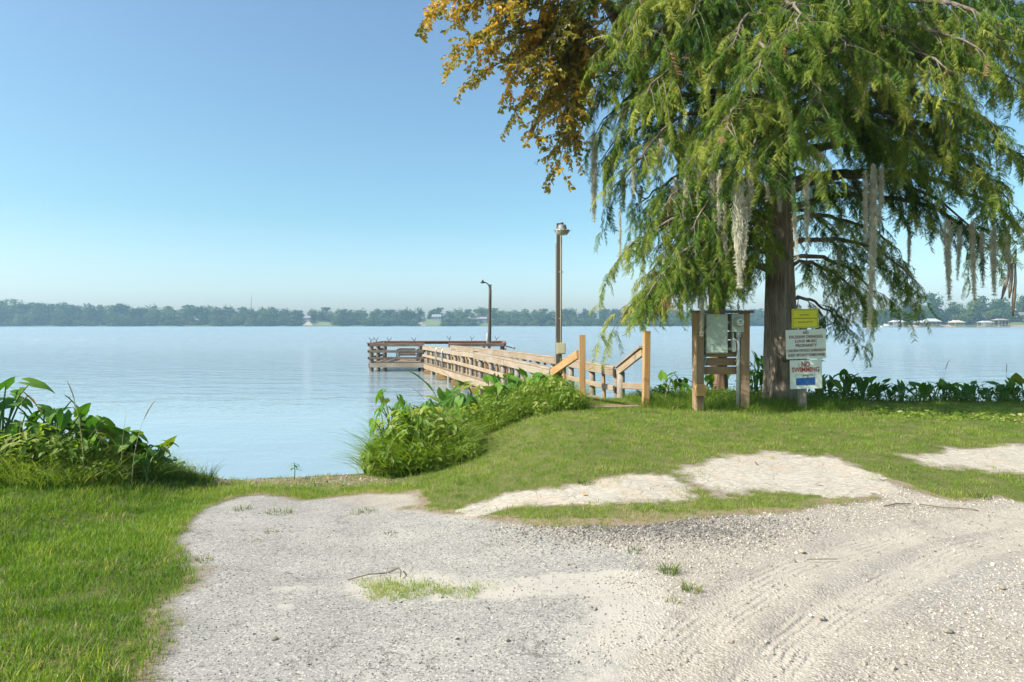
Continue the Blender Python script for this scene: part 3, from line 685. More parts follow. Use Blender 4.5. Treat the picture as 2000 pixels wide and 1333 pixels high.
# boathouses along the right-hand shore
def boathouse(px0, px1, y, hgt, roofh, roof, label, walls=False, boat=True):
    x0, x1 = (px0-1000)/1333*y, (px1-1000)/1333*y; w = x1-x0; x = (x0+x1)/2; dp = 7
    e = empty('boathouse', (x, y, 0), label, 'boathouse', 'boathouses across the cove')
    MB().box((x, y, .55), (w, dp, .35)).build('platform', M_OLDWOOD, e)
    for i in range(4):
        for s in (-1, 1):
            MB().tube([(x-w/2*.94+w*.94*i/3, y+s*dp*.45, -.8), (x-w/2*.94+w*.94*i/3, y+s*dp*.45, hgt)], .13, 6).build('post', M_OLDWOOD, e)
    a = .4; b = MB(); v = [(x-w/2-a, y-dp/2-a, hgt), (x+w/2+a, y-dp/2-a, hgt), (x+w/2+a, y+dp/2+a, hgt), (x-w/2-a, y+dp/2+a, hgt), (x-w/2+1.2, y, hgt+roofh), (x+w/2-1.2, y, hgt+roofh)]
    b.v = [Vector(p) for p in v]; b.f = [[0, 1, 5, 4], [2, 3, 4, 5], [0, 4, 3], [1, 2, 5], [0, 3, 2, 1]]; b.build('roof', roof, e)
    if walls: MB().box((x+w*.12, y+.6, hgt/2+.35), (w*.55, dp*.6, hgt-.75)).build('wall', M_WALLW, e)
    MB().box((x, y-dp/2+.12, 1.5), (w*.96, .08, .10)).build('rail', M_OLDWOOD, e)
boathouse(1741, 1764, 424, 3.2, 1.3, M_ROOFW, 'white boathouse beside the moored white boat', True)
boathouse(1790, 1803, 425, 3.0, 1.3, M_ROOFW, 'smallest pale roofed boathouse, second from the white boat')
boathouse(1806, 1831, 424, 3.6, 1.8, M_ROOFW, 'open boathouse with the broadest bright metal roof')
boathouse(1858, 1877, 423, 3.0, 1.4, plain('tan_roof', (.40,.36,.29), .7), 'tan roofed boathouse standing apart on the cove shore')
boathouse(1915, 1934, 420, 3.0, 1.0, M_ROOFW, 'white walled boathouse by the dark gap in the trees', True)
boathouse(1943, 1963, 418, 4.4, .9, plain('red_grey_roof', (.30,.22,.21), .7), 'two level boathouse with a flat reddish roof')
def sandbar(px0, px1, y, label):
    x0, x1 = (px0-1000)/1333*y, (px1-1000)/1333*y
    b = MB()
    n = 8
    for i in range(n+1):
        for (dy, zz) in ((-2, -.4), (-1.6, .9), (2.5, 1.3), (5, .4)): b.v.append(Vector((x0+(x1-x0)*i/n, y+dy, zz+.15*math.sin(i*1.9))))
    for i in range(n):
        for k in range(3): b.f.append([i*4+k, i*4+4+k, i*4+5+k, i*4+1+k])
    tag(b.build('shore_bank', M_SANDY, None), label, kind='structure')
sandbar(1770, 1805, 426, 'tan bank between the boathouses'); sandbar(1833, 1857, 425, 'tan bank beside the tan roofed boathouse'); sandbar(1965, 2080, 417, 'reddish bank below the green slope')
patch('shore_lawn', 1966, 2090, 421, 24, 3.8, M_CLEAR, 'green slope at the right end of the cove shore')
bx = (1732-1000)/1333*418
e = empty('motor_boat', (bx, 418, 0), 'white motor boat moored beside the white boathouse', 'boat')
b = MB(); hull = [(-3.6, .75, .25), (-1, .95, .1), (1.8, .9, .15), (3.8, .1, .5)]
for (xx, hw, zb) in hull:
    for s in (-1, 1): b.v.append(Vector((bx+xx, 418+s*hw, .95+.06*xx))); b.v.append(Vector((bx+xx, 418+s*hw*.5, zb-.3)))
for i in range(3):
    o_ = i*4; b.f += [[o_, o_+4, o_+5, o_+1], [o_+2, o_+3, o_+7, o_+6], [o_, o_+2, o_+6, o_+4], [o_+1, o_+5, o_+7, o_+3]]
b.f += [[0, 1, 3, 2], [12, 14, 15, 13]]
b.build('hull', M_WALLW, e); MB().box((bx-.4, 418, 1.4), (2.2, 1.3, .9)).box((bx-.4, 418, 2.2), (2.6, 1.5, .1)).build('cabin', M_WALLW, e)
MB().box((bx+.75, 418, 1.5), (.06, 1.2, .5)).build('windscreen', M_WIN, e)

# ------------------------------------------------------------------ dock
DK = Vector((-.2684, .9633, 0)); A = Vector((.70, 11.5, 0)); Bq = Vector((1.80, 11.72, 0)); LEN = 15.1
dock = empty('fishing_dock', (1.2, 10, .4), 'long timber fishing dock leading from the lawn to a railed platform', 'dock')
def lerp(a, b, t): return a+(b-a)*t
def zdeck(t): return .46 if t < .3 else lerp(.46, .33, (t-.3)/.7)
def ztop(t): return 1.03+.04*math.sin(min(t, .35)*4.5) if t < .35 else lerp(1.07, .965, (t-.35)/.65)
def left(t, z=0): return A+DK*LEN*t+Vector((0, 0, z))
def right(t, z=0): return Bq+DK*LEN*t*.985+Vector((-.12*t, 0, z))
SIDE = Vector((.9633, .2684, 0))
nseg = 5
for side, fn, sg in (('left', left, -1), ('right', right, 1)):
    for i in range(nseg):
        t0, t1 = i/nseg+.0006, (i+1)/nseg-.0006; j0 = random.uniform(-.012, .012); j1 = random.uniform(-.012, .012)
        beam('top_rail', fn(t0, ztop(t0)-.06+j0)-SIDE*.055, fn(t1, ztop(t1)-.06+j1)-SIDE*.055, .038, .125, M_RAIL, dock)
        beam('cap_rail', fn(t0, ztop(t0)+.024+j0), fn(t1, ztop(t1)+.024+j1), .13, .036, M_RAIL, dock)
        beam('middle_rail', fn(t0, ztop(t0)-.34+j1)-SIDE*.052, fn(t1, ztop(t1)-.34+j0)-SIDE*.052, .036, .09, M_OLDWOOD, dock)
        beam('joist', fn(t0, zdeck(t0)-.115)-SIDE*sg*.0, fn(t1, zdeck(t1)-.115), .045, .19, M_OLDWOOD, dock)
    n = 27
    for i in range(n):
        t = (i+.12)/n*.99
        if i % 2 == 0:
            pole_round('post', fn(t, -.7)+SIDE*.055, fn(t, ztop(t)-.01)+SIDE*.025, .058, M_POSTGREY, dock)
        else:
            beam('baluster', fn(t, zdeck(t)-.18)+SIDE*.048, fn(t, ztop(t)-.004)+SIDE*.012, .075, .04, M_NEWWOOD if i % 4 == 1 else M_PANELWOOD, dock, up=tuple(SIDE))
npl = 104
for i in range(npl):
    t = (i+.5)/npl
    a, b = left(t, zdeck(t)), right(t, zdeck(t))
    beam('plank', a+SIDE*-.03, b+SIDE*.03, .134, .034, M_OLDWOOD, dock, ch=.004)
for i in range(6):
    t = (i+.12)/5.5*.98; beam('cross_beam', left(t, zdeck(t)-.29)-SIDE*.2, right(t, zdeck(t)-.29)+SIDE*.2, .09, .16, M_NEWWOOD, dock)
# gangway from the lawn and its two tall posts
GP0, GP1 = Vector((1.03, 10.0, 0)), Vector((1.99, 10.2, 0))
def gw(p, q, t): return lerp(p, q, t)
gl0, gl1 = Vector((1.13, 9.92, .585)), Vector((.78, 11.46, .475)); gr0, gr1 = Vector((1.90, 10.08, .585)), Vector((1.74, 11.66, .475))
for i in range(11):
    t = (i+.5)/11; beam('plank', lerp(gl0, gl1, t), lerp(gr0, gr1, t), .136, .034, M_NEWWOOD if i % 3 else M_OLDWOOD, dock, ch=.004)
beam('joist', gl0+Vector((-.02, 0, -.1)), gl1+Vector((-.02, 0, -.1)), .04, .15, M_OLDWOOD, dock); beam('joist', gr0+Vector((.02, 0, -.1)), gr1+Vector((.02, 0, -.1)), .04, .15, M_OLDWOOD, dock)
beam('gate_post', GP0+Vector((0, 0, .2)), GP0+Vector((0, 0, 1.645)), .090, .090, M_NEWWOOD, dock, up=(0.1, 1, 0))
beam('gate_post', GP1+Vector((0, 0, .2)), GP1+Vector((.025, .02, 1.70)), .095, .095, M_NEWWOOD, dock, up=(-.12, 1, 0))
beam('handrail', GP0+Vector((-.065, .02, 1.36)), Vector((.66, 11.46, .985)), .038, .13, M_NEWWOOD, dock)
beam('handrail', GP1+Vector((-.03, .068, 1.38)), Vector((1.80, 11.66, .985)), .038, .12, M_OLDWOOD, dock)
beam('handrail_cap', GP1+Vector((-.02, .07, 1.462)), Vector((1.82, 11.66, 1.072)), .12, .034, M_RAIL, dock)
beam('side_rail', Vector((.98, 10.06, .63)), Vector((.72, 11.4, .56)), .036, .12, M_NEWWOOD, dock)
beam('side_rail', Vector((2.05, 10.3, .86)), Vector((1.86, 11.6, .76)), .036, .10, M_OLDWOOD, dock)
beam('baluster', Vector((.84, 10.9, .45)), Vector((.84, 10.9, 1.12)), .07, .045, M_NEWWOOD, dock, up=(1, 0, 0))
pole_round('post', Vector((1.86, 11.55, -.4)), Vector((1.84, 11.55, 1.0)), .068, M_POSTGREY, dock); pole_round('post', Vector((.64, 11.5, -.4)), Vector((.64, 11.5, .96)), .066, M_POSTGREY, dock)
# platform
PX0, PX1, PY0, PY1, PZ = -5.42, -.30, 26.0, 28.9, .34
nb = 34
for i in range(nb):
    x = PX0+(PX1-PX0)*(i+.5)/nb
    beam('plank', (x, PY0+.02, PZ), (x, PY1, PZ), (PX1-PX0)/nb-.012, .036, M_OLDWOOD, dock, ch=.004)
beam('fascia', (PX0, PY0-.02, PZ-.10), (PX1, PY0-.02, PZ-.10), .045, .17, M_POSTGREY, dock); beam('fascia', (PX0, PY1+.02, PZ-.10), (PX1, PY1+.02, PZ-.10), .045, .17, M_DARKWOOD, dock)
beam('fascia', (PX0-.025, PY0+.01, PZ-.10), (PX0-.025, PY1, PZ-.10), .045, .17, M_DARKWOOD, dock); beam('fascia', (PX1+.025, PY0+.01, PZ-.10), (PX1+.025, PY1, PZ-.10), .045, .17, M_DARKWOOD, dock)
for (x, y) in [(PX0+.05, PY0+.07), (-3.42, PY0+.07), (-2.36, PY0+.07), (PX1-.08, PY0+.07), (PX0+.05, PY1-.08), (-3.9, PY1-.08), (-2.6, PY1-.08), (-1.2, PY1-.08), (PX1-.08, PY1-.08), (PX0+.05, 27.4), (PX1-.08, 27.4)]:
    pole_round('platform_post', (x, y, -.8), (x, y, 1.03), .085 if x < -5 else .07, M_DARKWOOD, dock)
for zz, hh in ((1.01, .10), (.77, .10), (.51, .09)):
    beam('platform_rail', (PX0, PY0-.025, zz), (-3.36, PY0-.025, zz), .038, hh, M_DARKWOOD, dock); beam('platform_rail', (-2.42, PY0-.025, zz), (PX1, PY0-.025, zz), .038, hh, M_DARKWOOD, dock)
    zk = EYE-(EYE-zz)*1.105 if zz < 1 else zz+.01
    beam('platform_rail', (PX0, PY1+.03, zk), (PX1, PY1+.03, zk), .038, hh, M_DARKWOOD, dock)
    beam('platform_rail', (PX0-.065, PY0, zz), (PX0-.065, PY1, zz), .036, hh, M_DARKWOOD, dock); beam('platform_rail', (PX1+.04, PY0, zz), (PX1+.04, PY1, zz), .036, hh, M_DARKWOOD, dock)
for p, q in (((PX0-.1, PY0+.04, 1.082), (-3.32, PY0+.04, 1.082)), ((-2.42, PY0+.04, 1.075), (PX1, PY0+.04, 1.075)), ((PX0-.1, PY1-.05, 1.085), (PX1+.05, PY1-.05, 1.085)), ((PX0-.02, PY0+.14, 1.083), (PX0-.02, PY1-.15, 1.083)), ((PX1-.02, PY0+.14, 1.083), (PX1-.02, PY1-.15, 1.083))):
    beam('platform_cap_rail', p, q, .16, .036, M_REDRAIL, dock, ch=.004)
# bench on the platform
e = empty('dock_bench', (-4.15, 27.2, PZ), 'dark bench with looped metal arms on the dock platform', 'bench')
for i in range(4): beam('slat', (-4.48, 27.02, .60+.075*i), (-3.82, 27.02, .60+.075*i), .03, .066, M_DARKWOOD, e, up=(0, -.15, 1))
for i in range(4): beam('slat', (-4.46, 27.1+.1*i, .575), (-3.84, 27.1+.1*i, .575), .085, .03, M_DARKWOOD, e)
for s in (-1, 1):
    xx = -4.15+s*.40
    MB().tube([(xx, 27.0, .36), (xx, 27.0, .70), (xx, 27.06, .79), (xx, 27.2, .80), (xx, 27.4, .78), (xx, 27.46, .70), (xx, 27.46, .36)], .026, 7).build('arm', M_BLACK, e, True)
# rod holders on the rails
def rod_holder(x, y, lean, label):
    b = MB(); z0 = 1.10
    e = empty('rod_holder', (x, y, z0), label, 'rod holder', 'fishing rod holders on the dock rail')
    MB().tube([(x, y, z0), (x+lean*.03, y, z0+.10)], .014, 6).build('stem', M_BLACK, e)
    for s in (-1, 1):
        MB().tube([(x+lean*.03, y, z0+.09), (x+lean*.03+s*.05, y, z0+.12), (x+lean*.05+s*.085, y, z0+.20)], .011, 5).build('prong', M_BLACK, e)
for x, y, l, s in ((PX0+.02, PY0+.05, 1, 'first rod holder at the outer left corner of the dock platform'), (PX0+.22, PY0+.3, -1, 'rod holder just inside the left corner of the dock platform'), (-4.72, PY0+.04, 1, 'rod holder in the middle of the left front platform rail'),
                   (-3.7, PY0+.04, -1, 'rod holder on the platform rail above the bench'), (-2.62, PY1-.05, -1, 'rod holder on the back rail behind the walkway end'), (-1.72, PY1-.05, 1, 'rod holder on the back rail left of the thin lamp pole'), (-.68, PY1-.05, 1, 'rod holder right of the thin lamp pole')):
    rod_holder(x, y, l, s)
e = empty('winch', (PX1+.12, 27.4, .95), 'small metal winch arm fixed to the right end of the dock platform', 'winch')
MB().tube([(PX1+.05, 27.4, .93), (PX1+.30, 27.4, .86), (PX1+.42, 27.4, .90)], .02, 6).build('arm', M_BLACK, e, True)
MB().lathe((PX1+.38, 27.36, .86), [(.03, 0), (.06, .01), (.06, .05), (.03, .06)], 12, Euler((R(-90), 0, 0)).to_matrix()).build('drum', M_GALV, e)
# white pipe hoops and rope on the near rail
for t, sx in ((.70, 0), (.78, 1)):
    p = left(t, 0); e = empty('pipe_hoop', (p.x, p.y, .6), ('bent white pipe hoop clamped to the left dock rail, nearer one', 'bent white pipe hoop clamped to the left dock rail, farther one')[sx], 'pipe', 'white pipe hoops on the dock rail')
    q = p-SIDE*.10
    tag(MB().tube([q+Vector((0, 0, .42)), q+Vector((0, 0, .92)), q+Vector((.03, .02, 1.0)), q+Vector((.12, .04, 1.03)), q+Vector((.17, .05, .98)), q+Vector((.17, .05, .80))], .024, 8).build('hoop', M_GALV, e, True))

# ------------------------------------------------------------------ lamp poles
M_LAMPGREY = plain('aged_lamp_metal', (.16,.175,.18), .6, .3, .2)
M_OLDPIPE = plain('dull_pipe', (.17,.165,.125), .6, 0, .15)
def lamp_near():
    x, y = .815, 11.78
    e = empty('lamp_pole', (x, y, .2), 'tall square lamp pole with dusk to dawn light at the dock entrance', 'street lamp')
    beam('post', (x, y, -.3), (x, y, 3.54), .092, .09, M_DARKPOST, e, up=(0, 1, 0))
    MB().tube([(x+.026, y-.066, .2), (x+.026, y-.066, 3.34)], 0.015, 8).build('conduit', M_OLDPIPE, e, True)
    MB().tube([(x-.056, y-.03, .2), (x-.062, y-.03, 3.2)], .008, 6).build('cable', M_OLDPIPE, e, True)
    MB().box((x+.02, y-.12, 1.39), (.15, .10, .19)).build('junction_box', M_TANBOX, e); MB().box((x+.02, y-.176, 1.395), (.125, .012, .165)).build('box_cover', M_TANBOX, e)
    for zz in (.9, 1.9, 2.7): MB().box((x+.026, y-.055, zz), (.075, .02, .02)).build('strap', M_GALV, e)
    lx, ly, lz = x+.03, y-.26, 3.30
    lm = MB().lathe((lx, ly, lz), [(.03, .185), (.062, .18), (.074, .15), (.082, .10), (.105, .085)][::-1], 22).build('lamp_housing', M_LAMPGREY, e, True)
    MB().lathe((lx, ly, lz), [(.085, .01), (.10, .025), (.130, .07), (.134, .085), (.122, .092), (.09, .095)], 22).build('reflector', M_LAMPGLASS, e, True)
    for k in range(14):
        a = k*math.tau/14; MB().box((lx+.131*math.cos(a), ly+.131*math.sin(a), lz+.084), (.03, .03, .012), Euler((0, 0, a)).to_matrix()).build('rim_tab', M_GALV, e)
    MB().lathe((lx, ly, lz), [(.022, .18), (.026, .195), (.026, .215), (.015, .22)], 12).build('photocell', M_BLACK, e, True)
    MB().tube([(x, y-.04, 3.46), (x, y-.12, 3.44), (lx, ly+.09, lz+.14)], .022, 8).build('bracket', M_BLACK, e, True)
lamp_near()
def lamp_far():
    x, y = -.935, 27.9
    e = empty('lamp_pole', (x, y, PZ), 'thin lamp pole with short curved arm on the dock platform', 'street lamp')
    pole_round('pole', (x, y, PZ), (x+.04, y, 3.43), .058, M_DARKPOST, e)
    MB().tube([(x-.075, y-.02, .9), (x-.07, y-.02, 1.45)], .03, 7).build('conduit', M_CONDUIT, e, True)
    MB().tube([(x+.075, y, 1.0), (x+.10, y, 3.2)], .014, 6).build('cable', M_CONDUIT, e, True)
    MB().tube([(x+.03, y-.03, 3.30), (x-.03, y-.04, 3.42), (x-.12, y-.05, 3.50), (x-.24, y-.05, 3.53)], .022, 7).build('arm', M_BLACK, e, True)
    MB().lathe((x-.26, y-.05, 3.49), [(.03, -.02), (.10, 0), (.10, .02), (.05, .06), (.02, .12)], 14).build('lamp_head', M_BLACK, e, True)
    MB().tube([(x-.26, y-.05, 3.6), (x-.26, y-.05, 3.66)], .02, 6).build('photocell', M_GALV, e)
lamp_far()

# ------------------------------------------------------------------ electric meter panel
def meter_panel():
    D = 9.8; s = D/1333
    def X(px): return (px-1000)*s
    def Z(py): return EYE+(634-py)*s
    g = hz(X(1410), D)
    e = empty('meter_panel', (X(1410), D, g), 'timber panel carrying a green grey breaker box and a round electric meter', 'electric panel')
    yaw = .20
    pw = .125
    beam('post', (X(1364), D, g-.25), (X(1364)-.01, D, Z(610)), pw, pw, M_PANELWOOD, e, up=(-.32, 1, 0))
    beam('post', (X(1455), D+.05, g-.25), (X(1456), D+.05, Z(611)), .125, .115, M_PANELWOOD, e, up=(-.02, 1, 0))
    beam('cap_board', (X(1354), D, Z(609.3)), (X(1469), D+.03, Z(609.3)), .20, .036, M_DARKWOOD, e)
    ysl = D+.105
    tops = [613, 631, 648.4, 665.6, 683, 700.2, 717.4]
    for i, t in enumerate(tops):
        h = (15.2 if i else 16)*s
        beam('slat', (X(1361), ysl, Z(t)-h/2), (X(1459), ysl+.02, Z(t)-h/2), .024, h, M_PANELWOOD, e)
    beam('backing_batten', (X(1413), ysl+.035, Z(612)), (X(1413), ysl+.035, Z(731)), .02, .07, M_DARKWOOD, e, up=(1, 0, 0))
    # breaker box
    x0, x1, z1, z0 = X(1378), X(1420.5), Z(613.5), Z(690.5); yb = ysl-.09
    MB().box(((x0+x1)/2, yb+.03, (z0+z1)/2), (x1-x0, .125, z1-z0)).build('breaker_box', M_BOX, e)
    bx = MB().box(((x0+x1)/2+.002, yb-.042, (z0+z1)/2+.004), (x1-x0-.018, .016, z1-z0-.02)).build('box_door', M_BOX, e)
    put(MB().box(((x0+x1)/2, yb-.052, z0+.40*(z1-z0)), ((x1-x0)*.62, .006, .012)).box(((x0+x1)/2, yb-.052, z0+.25*(z1-z0)), ((x1-x0)*.62, .006, .008)).build('embossed_rib', M_BOX), bx)
    put(MB().box((x1-.035, yb-.056, z0+.36*(z1-z0)), (.016, .014, .10)).build('latch', M_CONDUIT), bx)
    # meter socket
    x0, x1, z1, z0 = X(1428.6), X(1452), Z(614), Z(649); xm = (x0+x1)/2; ym = ysl-.08
    MB().box((xm, ym+.02, (z0+z1)/2), (x1-x0, .12, z1-z0)).build('meter_socket', M_BOX, e)
    cx, cz = X(1441), Z(629.5); ax = Euler((R(90), 0, 0)).to_matrix()
    rng = MB().lathe((cx, ym-.036, cz), [(.072, 0), (.075, .004), (.075, .02), (.070, .045), (.064, .05)], 28, ax).build('meter_ring', M_CONDUIT, e, True)
    put(MB().lathe((cx, ym-.08, cz), [(.063, 0), (.063, .05), (.058, .066), (.045, .075), (.02, .078)], 28, ax).build('glass_cover', mat_glass, None, True), rng)
    put(MB().lathe((cx+.008, ym-.085, cz-.003), [(.05, 0), (.05, .028), (.01, .03)], 24, ax).build('dial_face', M_DIAL), rng)
    put(MB().box((cx+.008, ym-.1175, cz+.012), (.05, .003, .018)).box((cx+.008, ym-.1175, cz-.018), (.06, .003, .006)).build('register', M_BLACK), rng)
    t = text('lettering', 'METER', .022, M_LABEL, (cx, ym-.0435, Z(617.5)), e, w=.085)
    # conduits
    MB().tube([(X(1443.5), ym, z0+.01), (X(1443.5), ym, Z(660))], .040, 12).build('conduit_hub', M_CONDUIT, e, True)
    MB().tube([(X(1443), ym, Z(659)), (X(1443), ym, Z(700)), (X(1442.5), ym, Z(792))], .027, 12).build('conduit', M_CONDUIT, e, True)
    MB().tube([(X(1432.5), ym, z0+.01), (X(1432.5), ym, Z(662))], .019, 10).build('nipple', M_CONDUIT, e, True)
    MB().tube([(X(1432.5), ym, Z(660.5)), (X(1432.5), ym, Z(688))], .030, 10).build('conduit_elbow', M_BOX, e, True)
    lb = MB(); c = [(X(1433.5), Z(668+2)), (X(1433.5), Z(684.5))]
    for k in range(17):
        a = math.pi*k/8; lb.v.append(Vector((c[0][0]+.026*math.cos(a), ym-.034, (c[0][1] if k <= 8 else c[1][1])+.026*math.sin(a))))
    for k in range(17): p = lb.v[k]; lb.v.append(p+Vector((0, .012, 0)))
    lb.f = [list(range(17))]+[[k, k+17, (k+1) % 17+17, (k+1) % 17] for k in range(17)]
    lb.build('elbow_cover', M_CONDUIT, e)
    MB().tube([(X(1419), ym+.01, Z(682)), (X(1432), ym+.01, Z(682))], .020, 10).tube([(X(1424), ym+.01, Z(682)), (X(1428.5), ym+.01, Z(682))], .027, 10).build('conduit', M_CONDUIT, e, True)
    for zz in (705, 745): MB().box((X(1443), ym-.0, Z(zz)), (.085, .03, .02)).build('strap', M_GALV, e)
    MB().tube([(X(1382), ysl-.03, Z(691)), (X(1379), ysl-.05, Z(708)), (X(1373), ysl-.06, Z(728)), (X(1370), ysl-.02, Z(745)), (X(1371), ysl, Z(790))], .011, 7).build('cable', M_CONDUIT, e, True)
    MB().tube([(X(1379), ysl-.03, Z(691)), (X(1376), ysl-.055, Z(705)), (X(1371.5), ysl-.06, Z(724)), (X(1369.6), ysl-.03, Z(750))], .007, 6).build('cable', M_CONDUIT, e, True)
    beam('wood_block', (X(1354.5), D-.11, Z(761.5)), (X(1373.5), D-.085, Z(761.5)), .06, 22*s, M_NEWWOOD, e)
    MB().tube([(X(1362), D-.08, Z(653)), (X(1372), D-.03, Z(648)), (X(1378), yb-.03, Z(643)), (X(1384), yb-.08, Z(630))], .004, 5).build('vine_stem', M_DRY, e)
    for py in (614, 724): MB().lathe((X(1366), D-.072, Z(py)), [(.008, 0), (.008, .004)], 8, ax).build('bolt', M_GALV, e)
mat_glass, _n = new_mat('meter_glass'); _g = _n.node('ShaderNodeBsdfGlossy', ins={0: (1, 1, 1, 1), 1: .03}).outputs[0]; _t = _n.node('ShaderNodeBsdfTransparent', ins={0: (.92, .95, .92, 1)}).outputs[0]
_n.out(_n.node('ShaderNodeMixShader', ins={0: .10, 1: _t, 2: _g}).outputs[0])
M_DIAL = plain('dial_white', (.66,.68,.62), .5, 0, .05); M_LABEL = plain('label_white', (.72,.72,.66), .5, 0, .03)
def text(name, body, size, mat, loc, parent, rot=(R(90), 0, 0), w=None, bold=0.0, ext=.0006):
    c = bpy.data.curves.new(name, 'FONT'); c.body = body; c.size = size; c.align_x = 'CENTER'; c.align_y = 'CENTER'
    c.offset = bold; c.extrude = ext; c.resolution_u = 3; c.materials.append(mat)
    o = bpy.data.objects.new(name, c); COL.objects.link(o); o.location = loc; o.rotation_euler = rot
    if w:
        bpy.context.view_layer.update(); k = w/max(o.dimensions.x, 1e-5); o.scale = (k, 1, 1)
    bpy.context.view_layer.update()
    me = bpy.data.meshes.new_from_object(o); nm = bpy.data.objects.new(name, me); nm.location = o.location; nm.rotation_euler = o.rotation_euler; nm.scale = o.scale
    bpy.data.objects.remove(o); nm.name = name; COL.objects.link(nm)
    return put(nm, parent)
meter_panel()

# ------------------------------------------------------------------ signs on their post
M_YEL = plain('yellow_sign', (.62,.58,.03), .5, 0, .06, 0); M_WHT = plain('white_sign', (.60,.66,.57), .5, 0, .06); M_RED = plain('red_paint', (.34,.035,.02), .55, 0, .15)
M_DKRED = plain('dark_red_paint', (.20,.055,.05), .55, 0, .2); M_BLUE = plain('blue_paint', (.015,.10,.34), .5, 0, .15); M_INK = plain('dark_ink', (.09,.09,.03), .6, 0, .1); M_CRACK = plain('peeled_grey', (.10,.105,.10), .8, 0, .2)
D_S = 9.9; S_ = D_S/1333
def SP(px, py, dy=0): return Vector(((px-1000)*S_, D_S+dy, EYE+(634-py)*S_))
gs = hz(SP(1570, 0).x, D_S+.06)
e = empty('sign_post', (SP(1570, 0).x, D_S+.07, gs), 'weathered wooden post holding three signs in front of the big trunk', 'post')
beam('post', (SP(1570, 0).x, D_S+.07, gs-.3), (SP(1572, 0).x, D_S+.07, SP(0, 606).z), .11, .09, M_POSTGREY, e)
def sign(name, cx, cy, w, h, roll, yaw, mat, label, y=0.0, frame=None):
    c = SP(cx, cy, y); e = empty(name, c, label, 'sign', 'signs on the post by the big trunk')
    rot = Euler((R(90), 0, 0)).to_matrix(); m = Matrix.Rotation(yaw, 3, 'Z') @ Matrix.Rotation(-roll, 3, 'Y') @ rot
    eu = m.to_euler()
    b = MB(); r = .012; hw, hh = w/2, h/2; ring = []
    for (qx, qy, a0) in ((hw-r, hh-r, 0), (-hw+r, hh-r, 90), (-hw+r, -hh+r, 180), (hw-r, -hh+r, 270)):
        for k in range(4): a = R(a0+30*k); ring.append((qx+r*math.cos(a), qy+r*math.sin(a)))
    n = len(ring); b.v = [Vector((x, y_, .002)) for x, y_ in ring]+[Vector((x, y_, -.002)) for x, y_ in ring]
    b.f = [list(range(n)), [n+k for k in range(n)][::-1]]+[[k, n+k, n+(k+1) % n, (k+1) % n] for k in range(n)]
    me = mesh_np('board', b.v, b.f, mat); o = obj('board', me, None, c, eu); put(o, e)
    def L(x, y_, z=.0045): return c+m @ Vector((x, y_, z))
    def put_mesh(nm, mb, mt):
        me = mesh_np(nm, mb.v, mb.f, mt); q = obj(nm, me, None, c, eu); return put(q, e)
    return e, L, eu, put_mesh
def strokes(rects, z=.0035, t=.0012):
    mb = MB()
    for (x0, y0, x1, y1, w) in rects:
        d = Vector((x1-x0, y1-y0, 0)); ln = d.length; a = math.atan2(d.y, d.x)
        mb.box(((x0+x1)/2, (y0+y1)/2, z), (ln, w, t), Matrix.Rotation(a, 3, 'Z'))
    return mb
w, h = 53.5*S_, 37.5*S_
e, L, eu, pm = sign('yellow_sign', 1572, 622.5, w, h, R(1.0), R(4), M_YEL, 'yellow notice sign with black border, topmost on the post', -.005)
a, b = w/2-.016, h/2-.014
pm('border', strokes([(-a, b, a, b, .0045), (-a, -b, a, -b, .0045), (-a, -b, -a, b, .0045), (a, -b, a, b, .0045)]), M_INK)
text('lettering', 'PRIVATE AREA', .026, M_INK, L(-.012, .052), e, eu, w*.33)
text('lettering', 'Homeowners Association Members & Guests', .022, M_INK, L(0, .003), e, eu, w*.86)
text('lettering', 'Property Homeowners Only', .026, M_INK, L(0, -.050), e, eu, w*.53)
for sx in (-.02, .02): pm('bolt', MB().lathe((sx, h/2-.02, .002), [(.007, 0), (.006, .004)], 8), M_GALV)
w, h = 80*S_, 57*S_
e, L, eu, pm = sign('rules_sign', 1573.3, 672.5, w, h, R(1.8), R(3), M_WHT, 'larger white rules sign with dark red lettering, middle of the post', -.012)
for t_, yy, sz, ww in (('NO', .165, .058, .083), ('EXCESSIVE DRINKING', .105, .058, .50), ('LOUD MUSIC', .043, .056, .325), ('PROFANITY', -.020, .060, .315), ('CHILDREN WITHOUT SUPERVISION', -.093, .056, .565), ('GUEST WITHOUT HOMEOWNER', -.158, .056, .55)):
    text('lettering', t_, sz, M_DKRED, L(0, yy), e, eu, ww, bold=.0012)
for sx, sy in ((.0, h/2-.012), (.015, h/2-.014), (0, -h/2+.012)): pm('bolt', MB().lathe((sx, sy, .002), [(.007, 0), (.006, .004)], 8), M_GALV)
w, h = 65*S_, 56*S_
e, L, eu, pm = sign('no_swimming_sign', 1573.8, 731.5, w, h, R(1.2), R(5), M_WHT, 'white no swimming sign with red letters and blue water, lowest on the post', -.004)
text('lettering', 'NO', .105, M_RED, L(-.005, .142), e, eu, .125, bold=.003)
text('lettering', 'SWIMMING', .095, M_RED, L(-.005, .066), e, eu, .415, bold=.0022)
x0, x1, yt, yb = -.155, .135, -.005, -.155; wl = -.055
mb = MB(); n = 30
for i in range(n+1):
    x = x0+.004+(x1-x0-.008)*i/n; yy = wl+.012*i/n+(.004*(-1)**i)
    mb.v += [Vector((x, yy, .0038)), Vector((x, yb+.003, .0038))]
mb.f = [[2*i+1, 2*i+3, 2*i+2, 2*i] for i in range(n)]
pm('painted_water', mb, M_BLUE)
pm('picture_frame', strokes([(x0, yt, x1, yt, .003), (x0, yb, x1, yb, .003), (x0, yb, x0, yt, .003), (x1, yb, x1, yt, .003)], .0032), M_INK)
